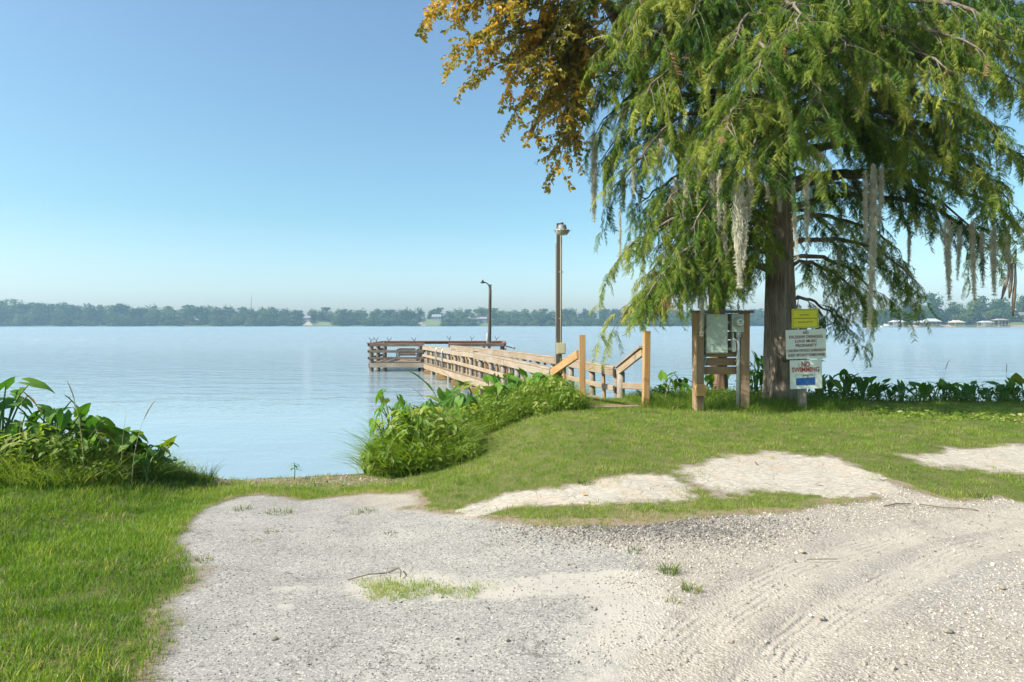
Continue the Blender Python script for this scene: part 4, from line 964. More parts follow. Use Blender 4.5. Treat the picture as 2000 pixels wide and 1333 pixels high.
pm('swimmer_figure', strokes([(-.05, -.012, .03, -.004, .007), (.03, -.004, .10, -.020, .007), (-.06, -.026, .0, -.016, .005), (.0, -.016, .06, -.030, .006), (.03, -.006, .015, -.04, .007), (.015, -.04, .05, -.052, .008)], .0044), M_CRACK)
pm('crack', strokes([(.03, -.05, .045, -.09, .006), (.045, -.09, .025, -.125, .009), (.025, -.125, .0, -.165, .006), (-.115, .175, -.10, .13, .004), (-.10, .13, -.12, .09, .003), (-.0, .17, .0, .12, .010), (.08, .13, .19, .145, .003)], .0050), M_CRACK)
for sx, sy in ((.0, h/2-.012), (.0, -h/2+.014)): pm('bolt', MB().lathe((sx, sy, .002), [(.007, 0), (.006, .004)], 8), M_GALV)

# ------------------------------------------------------------------ trees
def trunk_mesh(path, radii, n, rows, flute, seed, rough=.018):
    """fluted, ridged trunk following a path"""
    r = np.random.default_rng(seed); P = np.array(path, float); S = np.linspace(0, 1, len(P)); t = np.linspace(0, 1, rows)
    cx, cy, cz = [np.interp(t, S, P[:, k]) for k in range(3)]; rad = np.interp(t, S, radii)
    a = np.linspace(0, 2*np.pi, n, endpoint=False); ph = r.uniform(0, 6.28, 6)
    A_, Z_ = np.meshgrid(a, cz); RR = np.repeat(rad[:, None], n, 1)
    base = np.clip(1-(Z_-cz[0])/1.3, 0, 1)**2
    RR = RR*(1+flute*base*(np.cos(5*A_+ph[0])*.6+np.cos(3*A_+ph[1])*.5)+.06*np.cos(7*A_+ph[2]+Z_*.5))
    RR += rough*vnoise(A_*14/6.28*2.2, Z_*1.1, 1, seed, 3)+rough*.6*np.abs(vnoise(A_*9, Z_*.8, 1, seed+9, 2))
    X_ = cx[:, None]+RR*np.cos(A_); Y_ = cy[:, None]+RR*np.sin(A_)
    v = np.stack([X_.ravel(), Y_.ravel(), Z_.ravel()], 1)
    q = np.array([(i*n+k, i*n+(k+1) % n, (i+1)*n+(k+1) % n, (i+1)*n+k) for i in range(rows-1) for k in range(n)])
    return v, q
def spray(seed):
    """a feathery bald cypress spray: thin twig with drooping branchlets on both sides"""
    r = np.random.default_rng(seed); v = []; q = []
    L = r.uniform(.24, .36); n = 20
    def strip(p, w, tip=.25):
        b = len(v)
        for i, (pt, wd) in enumerate(zip(p, w)):
            v.append(pt-wd); v.append(pt+wd)
        for i in range(len(p)-1): q.append((b+2*i, b+2*i+1, b+2*i+3, b+2*i+2))
    st = [np.array([L*t, .02*math.sin(t*3+seed), -.16*L*t*t*2.2]) for t in np.linspace(0, 1, 4)]
    strip(st, [np.array([0, .0022, .0012])]*4)
    for i in range(n):
        t = .08+.92*i/(n-1); base = np.array([L*t, .02*math.sin(t*3+seed), -.16*L*t*t*2.2])
        for s in (-1, 1):
            ln = r.uniform(.055, .105)*(1-.25*t); fw = r.uniform(.25, .75)
            d = np.array([fw, s*r.uniform(.55, 1.0), r.uniform(-.55, .1)]); d /= np.linalg.norm(d)
            mid = base+d*ln*.5+np.array([0, 0, -.01]); end = base+d*ln*.92+np.array([0, 0, -ln*r.uniform(.30, .75)])
            side = np.cross(d, r.normal(size=3)+np.array([0, 0, 1.2])); side /= np.linalg.norm(side)
            w = r.uniform(.0040, .0068)
            strip([base, mid, end], [side*w*.5, side*w, side*w*.35])
    return np.array(v), np.array(q)
spray_vars = [unlinked('spray', *spray(500+k), M_CYPRESS) for k in range(6)]
def frame_euler(x, up):
    x = Vector(x).normalized(); z = Vector(up); z = z-x*z.dot(x)
    z = z.normalized() if z.length > 1e-4 else x.orthogonal().normalized()
    return Matrix((x, z.cross(x), z)).transposed().to_euler()
rt = random.Random(21)
def cypress():
    gx, gy = SP(1524, 0).x*10.75/9.9, 10.75; g = hz(gx, gy)
    e = empty('cypress_tree', (gx, gy, g), 'big moss hung bald cypress with drooping feathery foliage behind the signs', 'tree')
    tp = [(gx+.05, gy, g-.25), (gx+.02, gy, g+.5), (gx, gy, 2.5), (gx-.03, gy, 4.4), (gx-.10, gy, 6.8), (gx-.12, gy+.1, 9.5), (gx, gy+.1, 12.5)]
    tr = [.33, .255, .208, .188, .142, .095, .02]
    v, q = trunk_mesh(tp, tr, 56, 170, .22, 31)
    obj('trunk', fast_mesh('trunk', v, q, M_BARK, True), e)
    kn = MB().lathe((gx-.02, gy-.255, SP(0, 705).z), [(.06, -.01), (.055, .015), (.03, .02)], 12, Euler((R(90), 0, 0)).to_matrix()).build('branch_scar', M_LIMB, e, True)
    def trunk_at(z):
        zs = [p[2] for p in tp]; return Vector((np.interp(z, zs, [p[0] for p in tp]), np.interp(z, zs, [p[1] for p in tp]), z))
    #        px    py   depth start-z  density
    B = [(1212,640,9.4,3.7,1.0),(1205,528,9.9,4.3,.9),(1262,600,9.0,3.6,1.0),(1318,560,9.3,3.4,1.0),(1392,560,9.0,3.6,.6),(1275,545,10.7,3.9,.9),(1350,510,11.4,3.6,.9),(1425,520,10.9,3.7,.5),(1412,575,10.8,3.6,.9),(1378,560,10.7,3.6,.9),(1450,545,11.0,3.4,.8),
         (1195,385,10.6,5.5,.8),(1235,430,11.3,5.2,.9),(1165,275,10.9,6.2,.7),(1250,330,9.4,6.0,.8),(1300,420,9.1,5.1,1.0),(1352,470,8.9,4.7,1.0),(1400,480,9.3,4.4,.9),(1270,480,11.6,4.6,.8),
         (1262,205,8.9,7.0,1.1),(1420,300,8.1,6.3,1.2),(1460,385,8.3,5.8,1.1),(1542,335,8.1,6.1,1.1),(1600,250,8.1,6.7,1.1),(1480,190,7.9,7.2,1.1),(1560,110,7.9,7.8,1.1),(1430,140,8.4,7.5,1.0),(1650,150,8.3,7.3,1.0),(1385,300,8.6,6.4,1.0),(1500,300,8.6,6.0,1.0),
         (1132,110,11.0,7.3,.7),(1200,50,11.3,7.8,.9),(1300,70,11.1,7.8,.9),(1380,130,11.6,7.4,.9),(1330,220,11.2,6.6,.9),(1240,160,11.6,7.2,.8),(1170,190,10.6,7.0,.6),(1440,60,11.0,7.6,.8),(1330,330,11.2,5.9,.8),
         (1700,420,9.7,5.2,.8),(1762,520,10.3,4.8,.7),(1795,575,10.0,4.5,.7),(1680,600,10.9,3.9,.8),(1640,655,11.0,3.6,.7),(1718,610,11.3,4.0,.6),(1650,510,11.5,4.4,.7),(1690,255,9.1,6.7,.9),(1760,330,9.5,6.0,.8),
         (1800,120,8.9,7.4,.9),(1850,235,9.1,7.0,.9),(1905,335,9.3,6.6,1.0),(1960,275,8.9,7.0,.9),(1985,425,9.5,6.1,1.0),(1905,470,9.9,5.7,.9),(1840,440,10.6,5.4,.6),(1990,120,9.1,7.8,.9),(2050,360,9.4,6.6,.9),(2080,200,9.2,7.2,.9),(1945,510,10.1,5.2,.7),(1730,90,11.2,7.4,.7),(1900,60,11.0,7.8,.8),(1960,190,11.2,7.0,.7),(1620,400,11.4,5.4,.6),(1740,210,11.6,6.6,.6),(2040,500,10.2,5.5,.8),
         (1110,40,10.6,7.6,.9),(1150,15,10.2,7.8,.9),(1160,125,9.8,7.2,.9),(1190,185,10.2,6.8,.9),(1210,100,9.4,7.3,1.0),(1200,255,9.8,6.4,.9),(1230,30,9.4,7.7,1.0),(1272,95,9.2,7.3,1.0),(1175,330,10.4,5.8,.8),(1285,20,9.0,7.8,.9),(1345,60,8.8,7.6,.9),(1215,300,11.4,5.9,.8),
         (1990,30,9.0,7.8,1.0),(1930,130,8.7,7.3,1.0),(2010,200,9.0,7.0,1.0),(1970,60,10.4,7.8,.9),(2030,110,8.6,7.4,1.0),(1860,160,8.6,7.2,1.0),(1800,300,9.0,6.4,.8),(1950,380,9.2,6.0,.9),(1720,170,8.5,7.0,.9),(1660,60,8.4,7.6,.9),(1780,20,8.8,7.8,.9),(1900,230,10.2,6.9,.9),
         (1500,-120,8.6,8.8,.8),(1300,-110,9.2,8.6,.8),(1690,-130,8.6,8.8,.8),(1880,-90,9.2,8.6,.8),(1560,-330,9.8,10.4,.7),(1420,-300,11.6,10.2,.6),(1760,-320,11.2,10.2,.6),(1240,-260,11.2,9.6,.6),(1940,-260,10.8,9.6,.6),(1560,-480,11.3,11.6,.6),(2120,60,10.4,8.2,.6)]
    KEEP = ((2.45, 3.62, 10.1, 1.98), (3.6, 5.0, 10.4, 2.12), (1.45, 2.55, 11.8, 1.86))     # kept pruned round the panel, the signs and the gate
    pts, rots, scl, tone, twp = [], [], [], [], []
    tw = MB()
    for (px, py, d, sz, den) in B:
        tip = at(px, py-(48 if d < 8.5 else 18), d); st = trunk_at(tip.z+.12+.20*math.hypot(tip.x-gx, tip.y-gy)+rt.uniform(-.15, .25))
        out = tip-st; flat = Vector((out.x, out.y, 0)); L = out.length
        rise = .24*flat.length
        c1 = st+flat*.38+Vector((0, 0, rise*.9+.05*out.z)); c2 = st+flat*.80+Vector((0, 0, rise*.5+.45*out.z))
        def bez(t): return st*(1-t)**3+c1*3*t*(1-t)**2+c2*3*t*t*(1-t)+tip*t**3
        lp = [bez(t/14) for t in range(15)]
        for k in range(2, 14): lp[k] += Vector((rt.gauss(0, .022), rt.gauss(0, .022), rt.gauss(0, .018)))
        r0 = .018+.011*L
        limb = MB(); limb.tube(lp, [r0*(1-t/14)**.8+.004 for t in range(15)], 7); limb.build('limb', M_LIMB, e, True)
        btone = rt.gauss(0, .17)
        if d > 9.4: den *= .68 if px > 1620 else .62
        nt_ = int(L*6.6*den)+6
        for i in range(nt_):
            t = .22+.78*(i+rt.random())/nt_; p = bez(t); tg = (bez(min(1, t+.02))-bez(max(0, t-.02))).normalized()
            s = 1 if i % 2 else -1; lat = tg.cross(Vector((0, 0, 1))).normalized()*s
            tl = rt.uniform(.30, .78)*(1.15-.35*t)
            dr = (lat*rt.uniform(.3, 1.0)+tg*rt.uniform(.2, .9)+Vector((0, 0, rt.uniform(-.45, .35)))).normalized()
            sag = rt.uniform(.45, 1.15)
            q = [p+dr*tl*u+Vector((0, 0, -sag*tl*u*u*.75)) for u in (0, .33, .66, 1)]
            if not any(a0 < q[3].x < a1 and q[3].y < yy and q[3].z < zz for a0, a1, yy, zz in KEEP): tw.tube(q, [.006, .005, .0035, .002], 4, cap=False)
            ns = max(3, int(tl/.051))
            for j in range(ns):
                u = .15+.85*(j+.5)/ns
                c = p+dr*tl*u+Vector((0, 0, -sag*tl*u*u*.75))
                td = (dr+Vector((0, 0, -1.5*sag*u))).normalized()
                l2 = td.cross(Vector((0, 0, 1)))
                l2 = l2.normalized() if l2.length > 1e-3 else Vector((1, 0, 0))
                dd = (td*.8+l2*(1 if j % 2 else -1)*rt.uniform(.1, 1.1)+Vector((rt.gauss(0, .25), rt.gauss(0, .25), rt.uniform(-1.2, .45)))).normalized()
                if any(a0 < c.x < a1 and c.y < yy and c.z < zz+rt.random()*.25 for a0, a1, yy, zz in KEEP): continue
                pts.append(c); rots.append(frame_euler(dd, Vector((rt.gauss(0, .35), rt.gauss(0, .35), 1))))
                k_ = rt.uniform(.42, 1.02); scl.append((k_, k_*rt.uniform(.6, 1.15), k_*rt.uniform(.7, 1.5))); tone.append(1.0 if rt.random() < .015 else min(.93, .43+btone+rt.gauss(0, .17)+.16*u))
    me = mesh_np('twig', tw.v, tw.f, M_LIMB); o = obj('twig', me, e); tag(o, kind='stuff')
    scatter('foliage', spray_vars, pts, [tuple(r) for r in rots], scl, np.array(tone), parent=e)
    return len(pts)
NSPR = cypress()
# turning broad-leaved tree behind the panel
def leaf_np(L, W, seed, curl=.2):
    r = np.random.default_rng(seed); xs_ = np.array([0, .25, .55, .82, 1.0])*L; hw = np.array([.04, .42, .5, .3, .02])*W
    v = []; q = []
    for x, w in zip(xs_, hw):
        zz = -curl*x*x/L
        v += [(x, -w, zz+w*.35), (x, 0, zz), (x, w, zz+w*.35)]
    for i in range(4):
        for k in range(2): a = i*3+k; q.append((a, a+1, a+4, a+3))
    return np.array(v), np.array(q)
def sprig(seed):
    r = np.random.default_rng(seed); V = []; Q = []; b = 0; L = .26
    lv, lq = leaf_np(.074, .044, seed)
    for i in range(13):
        t = .1+.9*i/12; c = np.array([L*t, .012*math.sin(4*t+seed), -.12*L*t*t])
        s = 1 if i % 2 else -1; eu = frame_euler((r.uniform(.1, .9), s*r.uniform(.3, 1), r.uniform(-1.0, .4)), (r.normal()*.8, r.normal()*.8, 1)).to_matrix()
        k = r.uniform(.7, 1.15); v = (np.array(eu) @ (lv.T*k)).T+c
        V.append(v); Q.append(lq+b); b += len(v)
    tvv = np.array([(0, -.002, 0), (0, .002, 0), (L, .001, -.12*L), (L, -.001, -.12*L)]); V.append(tvv); Q.append(np.array([[b, b+1, b+2, b+3]]))
    return np.concatenate(V), np.concatenate(Q)
sprig_vars = [unlinked('sprig', *sprig(600+k), M_ORANGE) for k in range(5)]
def orange_tree():
    bx_, by_ = (1404-1000)/1333*12.2, 12.2; g = max(0.0, hz(bx_, by_))
    e = empty('turning_tree', (bx_, by_, g), 'tree with orange brown autumn leaves whose reddish trunk stands behind the panel', 'tree')
    tp = [(bx_+.03, by_, g-.4), (bx_+.01, by_, g+.6), (bx_-.05, by_, 2.4), (bx_-.5, 11.9, 4.2), (1.95, 11.2, 6.3), (1.0, 10.8, 7.8), (.5, 10.6, 9.2)]
    v, q = trunk_mesh(tp, [.20, .145, .13, .11, .085, .06, .02], 28, 90, .12, 77, .010)
    obj('trunk', fast_mesh('trunk', v, q, M_BARK2, True), e)
    ends = [(832,28,10.0),(862,8,10.4),(885,48,10.3),(888,108,9.8),(918,158,10.1),(945,95,10.2),(1000,228,10.0),(1045,262,10.3),(1088,338,10.2),(1108,300,10.6),(960,55,9.6),(1005,125,9.8),(1050,170,9.7),(1098,225,10.0),(1080,85,10.5),(1150,190,10.9),(930,-30,10.0),(1030,-20,10.4),(1170,130,11.1),(990,175,10.3),(1120,260,10.9),(1140,40,10.2),(1040,60,10.6),(985,10,10.1),(905,-60,10.6),(1100,150,10.4),(1060,215,10.6),(1010,75,10.9),(820,-120,9.6),(900,-180,9.9),(980,-150,9.4),(1060,-120,9.8),(1130,-80,9.6),(1000,-280,10.2),(1090,-230,9.7),(1160,-180,9.9),(1180,-320,10.2),(900,-300,10.3),(1230,-120,10.6)]  # last ends lie above the frame: unseen boughs added to shade the cypress
    low = [(1278,430,11.8,4.0),(1322,470,11.9,3.6),(1285,560,12.0,3.2),(1330,420,11.6,4.2)]
    zs = [p[2] for p in tp]
    def ta(z): return Vector(tuple(np.interp(z, zs, [p[k] for p in tp]) for k in range(3)))
    pts, rots, scl, tone = [], [], [], []; tw = MB()
    hub = [Vector((1.35, 10.7, 7.0)), Vector((.95, 10.4, 7.2)), Vector((1.2, 10.9, 6.6)), Vector((.7, 10.3, 7.4))]
    main = MB(); main.tube([ta(6.2), Vector((1.7, 11.1, 6.9)), hub[0], hub[1], hub[3]], [.07, .06, .045, .035, .02], 8); main.build('limb', M_LIMB, e, True)
    main = MB(); main.tube([ta(5.6), Vector((1.6, 11.1, 6.2)), hub[2], Vector((.9, 10.5, 6.3))], [.06, .05, .035, .02], 8); main.build('limb', M_LIMB, e, True)
    rr = random.Random(5)
    for idx, en in enumerate(ends+low):
        tip = at(*en[:3])
        st = ta(en[3]) if len(en) > 3 else min(hub, key=lambda h: (h-tip).length+rr.random()*.4)
        mid = (st+tip)/2+Vector((rr.gauss(0, .08), rr.gauss(0, .1), .22))
        def bz(t): return st*(1-t)**2+mid*2*t*(1-t)+tip*t*t
        MBl = MB(); MBl.tube([bz(t/8) for t in range(9)], [.020*(1-t/8)+.004 for t in range(9)], 6); MBl.build('branch', M_LIMB, e, True)
        L = (tip-st).length; n = int(L*9.5)+5; bt = rr.gauss(0, .13)
        for i in range(n):
            t = .25+.75*(i+rr.random())/n; p = bz(t); tg = (bz(min(1, t+.03))-bz(t-.03)).normalized()
            lat = tg.cross(Vector((0, 0, 1))).normalized()*(1 if i % 2 else -1)
            dr = (lat*rr.uniform(.2, 1)+tg*rr.uniform(.3, 1)+Vector((0, 0, rr.uniform(-.5, .3)))).normalized(); tl = rr.uniform(.15, .42)*(1.25-.5*t)
            tw.tube([p, p+dr*tl*.6, p+dr*tl+Vector((0, 0, -.06*tl))], [.005, .004, .002], 4, cap=False)
            for j in range(max(1, int(tl/.10))):
                c = p+dr*tl*(j+.6)/max(1, int(tl/.10))
                dd = (dr+Vector((rr.gauss(0, .5), rr.gauss(0, .5), rr.gauss(-.1, .4)))).normalized()
                pts.append(c); rots.append(tuple(frame_euler(dd, (rr.gauss(0, .4), rr.gauss(0, .4), 1)))); scl.append(rr.uniform(.75, 1.15)); tone.append(.47+bt+rr.gauss(0, .28))
    tag(obj('twig', mesh_np('twig', tw.v, tw.f, M_LIMB), e), kind='stuff')
    scatter('foliage', sprig_vars, pts, rots, scl, np.array(tone), parent=e)
orange_tree()

# ------------------------------------------------------------------ spanish moss
def moss(px, y0, y1, d, wpx, label, dens=1.0, seed=0):
    r = np.random.default_rng(seed); top = at(px, y0, d); H = (y1-y0)/1333*d; W_ = wpx/1333*d
    v = []; q = []; n = int((9+wpx*1.7)*dens)
    drift = r.normal(0, .03, 2)
    for i in range(n):
        ln = H*r.uniform(.25, 1.0)**.8; z0 = -r.uniform(0, .55)*H if i % 3 else -r.uniform(0, .1)*H
        ln = min(ln, H+z0); a = r.uniform(0, 6.28); rr0 = W_*.5*math.sqrt(r.uniform())*(.45+.55*min(1, -z0/H/.22))*(1-.6*(-z0/H))
        x, y = rr0*math.cos(a), rr0*math.sin(a); seg = max(4, int(ln/.045)); w = r.uniform(.0020, .0040)
        f1, f2, p1, p2 = r.uniform(18, 40), r.uniform(18, 40), r.uniform(0, 6), r.uniform(0, 6); amp = r.uniform(.006, .022)
        tw_ = r.uniform(0, 3.14); b = len(v)
        for s in range(seg+1):
            t = s/seg; zz = z0-ln*t; k = 1-.82*(-zz/H)
            xx = x*k+amp*math.sin(f1*zz+p1)+drift[0]*(zz/H)**2; yy = y*k+amp*math.cos(f2*zz+p2)+drift[1]*(zz/H)**2
            u = tw_+t*4; ww = w*(1.1-.8*t); dx, dy = ww*math.cos(u), ww*math.sin(u)
            v += [(xx-dx, yy-dy, zz), (xx+dx, yy+dy, zz)]
        q += [(b+2*s, b+2*s+1, b+2*s+3, b+2*s+2) for s in range(seg)]
        # short side curls
        for c in range(int(seg*1.5)):
            s = r.integers(0, seg+1); c0 = np.array(v[b+2*s]); dv = r.normal(size=3)*np.array([1, 1, .5]); dv = dv/np.linalg.norm(dv)*r.uniform(.010, .034)
            bb = len(v); sd = np.array([0, 0, .003]) if abs(dv[2]) < .02 else np.array([.003, 0, 0])
            v += [tuple(c0-sd), tuple(c0+sd), tuple(c0+dv+sd*.5+np.array([0, 0, -.02])), tuple(c0+dv-sd*.5+np.array([0, 0, -.02]))]; q.append((bb, bb+1, bb+2, bb+3))
    o = obj('spanish_moss', fast_mesh('spanish_moss', v, q, M_MOSS), None, top)
    return tag(o, label, 'moss', 'spanish moss hanging from the cypress')
MOSS = [(1160,255,432,10.3,24,'broad grey moss beard hanging farthest left on the cypress'),(1182,335,402,10.4,12,'short moss strand just right of the leftmost beard'),(1218,330,410,10.5,14,'moss tuft hanging above the lone thin strand'),(1211,405,512,10.3,4,'single thread of moss hanging alone against the sky'),
        (1252,365,402,10.6,9,'short moss wisp between the left beards'),(1341,300,432,9.2,14,'slim pale moss strand in front of the shaded left foliage'),(1392,330,430,9.1,18,'moss strand hanging left of the longest pale curtain'),(1416,390,495,8.8,13,'tapering moss strand touching the left of the pale curtain'),(1441,335,560,8.4,36,'longest thick pale moss curtain hanging above the breaker box'),(1468,310,425,8.4,22,'pale moss tuft on the right shoulder of the thick curtain'),
        (1520,345,412,8.5,9,'short moss tuft in front of the upper trunk'),(1550,350,505,8.3,11,'thin moss strand hanging right across the trunk, left of a pair'),(1575,330,482,8.4,15,'thicker moss strand at the right side of the trunk'),(1706,320,640,9.0,24,'very long straight pale moss rope hanging right of the signs'),
        (1850,425,585,9.6,22,'dark moss beard over the cove, leftmost of the hanging row'),(1873,440,545,9.8,12,'short moss beard second in the row over the cove'),(1899,425,590,9.6,18,'moss beard in the middle of the row over the cove'),(1918,450,560,9.7,10,'thin moss strand right of the middle beard'),(1940,440,575,9.7,20,'feathery moss beard near the right end of the row'),(1968,440,545,9.6,16,'last moss beard before the three dead twigs'),
        (1372,575,655,9.3,6,'wispy moss thread hanging beside the panel cap'),(1428,300,360,8.5,14,'small moss clump high on the bright front bough'),(1292,270,330,9.4,10,'small moss clump on the upper left bough'),(1640,470,560,10.6,10,'dull moss strand deep in the shaded right foliage'),(1776,440,520,10.2,10,'short moss strand in the open gap right of centre'),
        (1196,290,372,10.3,11,'wispy moss tuft between the leftmost beard and the tuft over the lone strand'),(1236,300,376,10.0,9,'faint moss wisp behind the upper left foliage edge'),(1318,345,420,9.3,9,'thin moss strand left of the slim pale one'),(1366,285,400,9.1,10,'narrow moss strand just right of the slim pale one'),(1405,330,450,8.7,12,'moss strand whose tip meets the tapering one'),(1456,380,520,8.4,14,'narrow moss tail along the right edge of the thick curtain'),
        (1500,310,392,8.4,11,'moss tuft at the left edge of the upper trunk'),(1598,300,380,8.5,9,'short moss tuft right of the pair on the trunk'),(1690,330,470,9.0,10,'thin moss strand just left of the long pale rope'),(1722,320,440,9.1,10,'short moss strand just right of the long pale rope')]
for k, (px, y0, y1, d, w, lb) in enumerate(MOSS): moss(px, y0, y1, d, w*(.85 if px == 1706 else 1.1), lb, 2.4 if px in (1441, 1706) else 1.6, 900+k)
for k, (x0, x1, y1, lb) in enumerate(((1974,1956,585,'leftmost and most slanting of three dead twigs hanging at the right'), (1977,1971,583,'short middle one of three dead twigs hanging at the right'), (1983,1978,618,'longest of three dead twigs hanging at the right'))):
    p0, p1 = at(x0, 515, 9.4), at(x1, y1, 9.35)
    b = MB(); b.tube([p0, lerp(p0, p1, .35)+Vector((.01, 0, 0)), lerp(p0, p1, .7), p1], [.010, .018, .024, .010], 7)
    tag(b.build('dead_twig', M_TWIG, None, True, origin=p0), lb, 'twig', 'dead twigs hanging at the right')
    if k == 2:
        pass

# ------------------------------------------------------------------ elephant ears along the bank: every leaf its own part
def taro_leaf(seed, mat):
    r = np.random.default_rng(seed); xs_ = [-.36, -.16, 0, .22, .46, .72, 1.0]
    inn = [.15, .07, 0, 0, 0, 0, 0]; out = [.23, .37, .42, .40, .30, .16, .012]
    v = []; q = []; ph = r.uniform(0, 6)
    for s in (-1, 1):
        b = len(v)
        for i, x in enumerate(xs_):
            for k in range(3):
                y = inn[i]+(out[i]-inn[i])*k/2
                zz = .34*y-.55*y*y-.22*max(x, 0)**2-.30*(x < 0)*x*x+.022*math.sin(9*x+ph+s)*k/2
                v.append((x, s*y, zz))
        for i in range(6):
            for k in range(2):
                a = b+i*3+k; q.append((a, a+1, a+4, a+3) if s > 0 else (a, a+3, a+4, a+1))
    return fast_mesh('leaf', v, q, mat, True)
LEAF = [taro_leaf(700+k, M_TARO) for k in range(5)]; LEAFY = taro_leaf(720, M_TARO_Y)
rp = random.Random(33)
def taro(x, y, hgt, n, label, group, size=.27, yellow=False, face=None):
    g = max(hz(x, y), -.05); e = empty('elephant_ear_plant', (x, y, g), label, 'plant', group)
    for i in range(n):
        a = (i+rp.uniform(-.35, .35))*6.283/n if face is None else face+rp.uniform(-1.5, 1.5)
        h = hgt*rp.uniform(.55, 1.0); reach = h*rp.uniform(.12, .42)
        bx, by = x+rp.uniform(-.05, .05), y+rp.uniform(-.05, .05)
        tip = Vector((bx+math.cos(a)*reach, by+math.sin(a)*reach, g+h))
        MB().tube([(bx, by, g-.03), (bx+math.cos(a)*reach*.25, by+math.sin(a)*reach*.25, g+h*.5), (bx+math.cos(a)*reach*.65, by+math.sin(a)*reach*.65, g+h*.85), tip], [.013, .010, .008, .006], 5, cap=False).build('stem', M_STEM, e, True, origin=(bx, by, g))
        a2 = a+rp.gauss(0, .35); pitch = -rp.uniform(.25, 1.15) if rp.random() > .18 else rp.uniform(.2, 1.0)
        fx = Vector((math.cos(a2)*math.cos(pitch), math.sin(a2)*math.cos(pitch), math.sin(pitch)))
        lf = bpy.data.objects.new('leaf', LEAFY if (yellow and i == 0) else LEAF[rp.randrange(5)]); COL.objects.link(lf)
        lf.location = tip; lf.rotation_euler = frame_euler(fx, (rp.gauss(0, .25), rp.gauss(0, .25), 1)); s = size*rp.uniform(.65, 1.2); lf.scale = (s, s*rp.uniform(.85, 1.1), s)
        put(lf, e)
        if yellow and i == 0: lf['label'] = 'yellowing leaf'
LG = 'elephant ears in the left bank clump'
for (x, y, h, n, sz, yl, lb) in ((-4.98,6.65,.98,7,.34,True,'tallest elephant ear on the left bank with a yellow orange leaf at its top'),(-5.6,6.6,.95,7,.34,False,None),(-6.3,6.7,1.0,7,.34,False,None),(-4.72,6.9,.92,7,.33,False,'elephant ear with upright pointed leaves behind the yellow leaved one'),
        (-4.45,6.7,.72,7,.31,False,None),(-4.18,6.8,.58,6,.30,False,None),(-4.02,7.0,.50,5,.27,False,None),(-3.82,6.95,.52,5,.33,False,'elephant ear with broad drooping leaves at the left bank tip'),
        (-5.3,6.5,.8,7,.28,False,None),(-4.3,6.95,.62,7,.27,False,None),(-4.05,6.6,.45,7,.22,False,None),(-4.6,6.55,.6,7,.25,False,None),(-5.0,6.9,.85,7,.28,False,None),(-5.5,6.9,.9,7,.3,False,None),(-3.65,7.0,.42,6,.2,False,None),(-5.15,6.25,.72,6,.30,False,None),(-4.75,6.3,.58,6,.27,False,None),(-5.8,6.1,.7,6,.28,False,None),(-4.45,6.35,.42,5,.22,True,None),(-3.72,7.1,.36,6,.19,False,'low elephant ear at the tip of the left bank'),(-3.66,6.8,.38,6,.18,False,None)):
    taro(x, y, h*(.80 if x > -4.9 else .88), n+2, lb, LG, sz*.62, yl)
LG = 'elephant ears on the bank beside the dock'
for (x, y, h, n, sz, yl, lb) in ((-1.55,8.9,1.0,8,.24,False,None),(-1.52,8.45,.92,8,.22,False,None),(-1.25,8.7,.95,7,.22,False,None),(-1.4,9.5,.82,8,.24,False,None),(-1.0,9.3,.74,7,.22,False,None),(-1.32,10.1,.74,7,.25,False,None),(-1.3,10.7,.66,6,.26,False,None),(-1.05,11.3,.72,6,.26,False,None),(-.75,11.5,.66,7,.26,False,None),
        (-.42,11.3,.68,6,.27,False,None),(-.1,11.3,.66,6,.27,False,None),(.2,11.2,.62,6,.26,False,None),(.45,11.0,.60,6,.25,False,None),(-1.18,11.9,.95,3,.42,False,'elephant ear holding one large leaf up against the dark underside of the dock'),(-.62,11.9,.92,3,.40,False,'elephant ear with a large blue green leaf against the dock joists'),(-1.1,9.9,.60,7,.22,False,None),(-.7,10.4,.60,7,.24,False,None),(-.2,10.6,.60,7,.24,False,None),
        (-1.62,8.22,.40,6,.16,True,'small elephant ear with an orange dead leaf dipping at the waterline'),(.62,10.7,.5,6,.22,False,None)):
    taro(x, y, h*.92, n+1, lb, LG, sz*(.78 if sz < .35 else .9), yl)
LG = 'elephant ears along the right shore'
for i, (px, y, h, n, sz) in enumerate(((1300,11.3,.42,6,.2),(1330,11.5,.45,6,.22),(1380,11.4,.50,6,.22),(1478,11.35,.85,7,.30),(1462,11.1,.55,5,.22),(1498,11.5,.70,6,.26),(1598,11.2,.40,6,.2),(1622,11.4,.50,6,.22),(1648,11.4,.66,6,.28),(1680,11.3,.55,6,.25),(1716,11.3,.48,6,.22),(1738,11.4,.55,6,.28),(1757,11.2,.45,5,.22),(1795,11.3,.52,6,.24),(1822,11.3,.55,6,.24),(1850,11.2,.50,7,.2),(1872,11.3,.48,7,.2),(1905,11.2,.50,6,.2),(1930,11.2,.45,6,.2),(1958,11.2,.56,6,.22),(1982,11.15,.52,6,.24),(2010,11.2,.5,6,.24),(2050,11.2,.5,6,.24))):
    lb = None
    if px == 1478: lb = 'tall elephant ear plant between the meter panel and the big trunk'
    if px == 1648: lb = 'highest elephant ear plant just right of the signs'
    x = (px-1000)/1333*y; taro(x, y, h*(.80 if px > 1590 else .95), n, lb, LG, sz*.85, px == 1930)

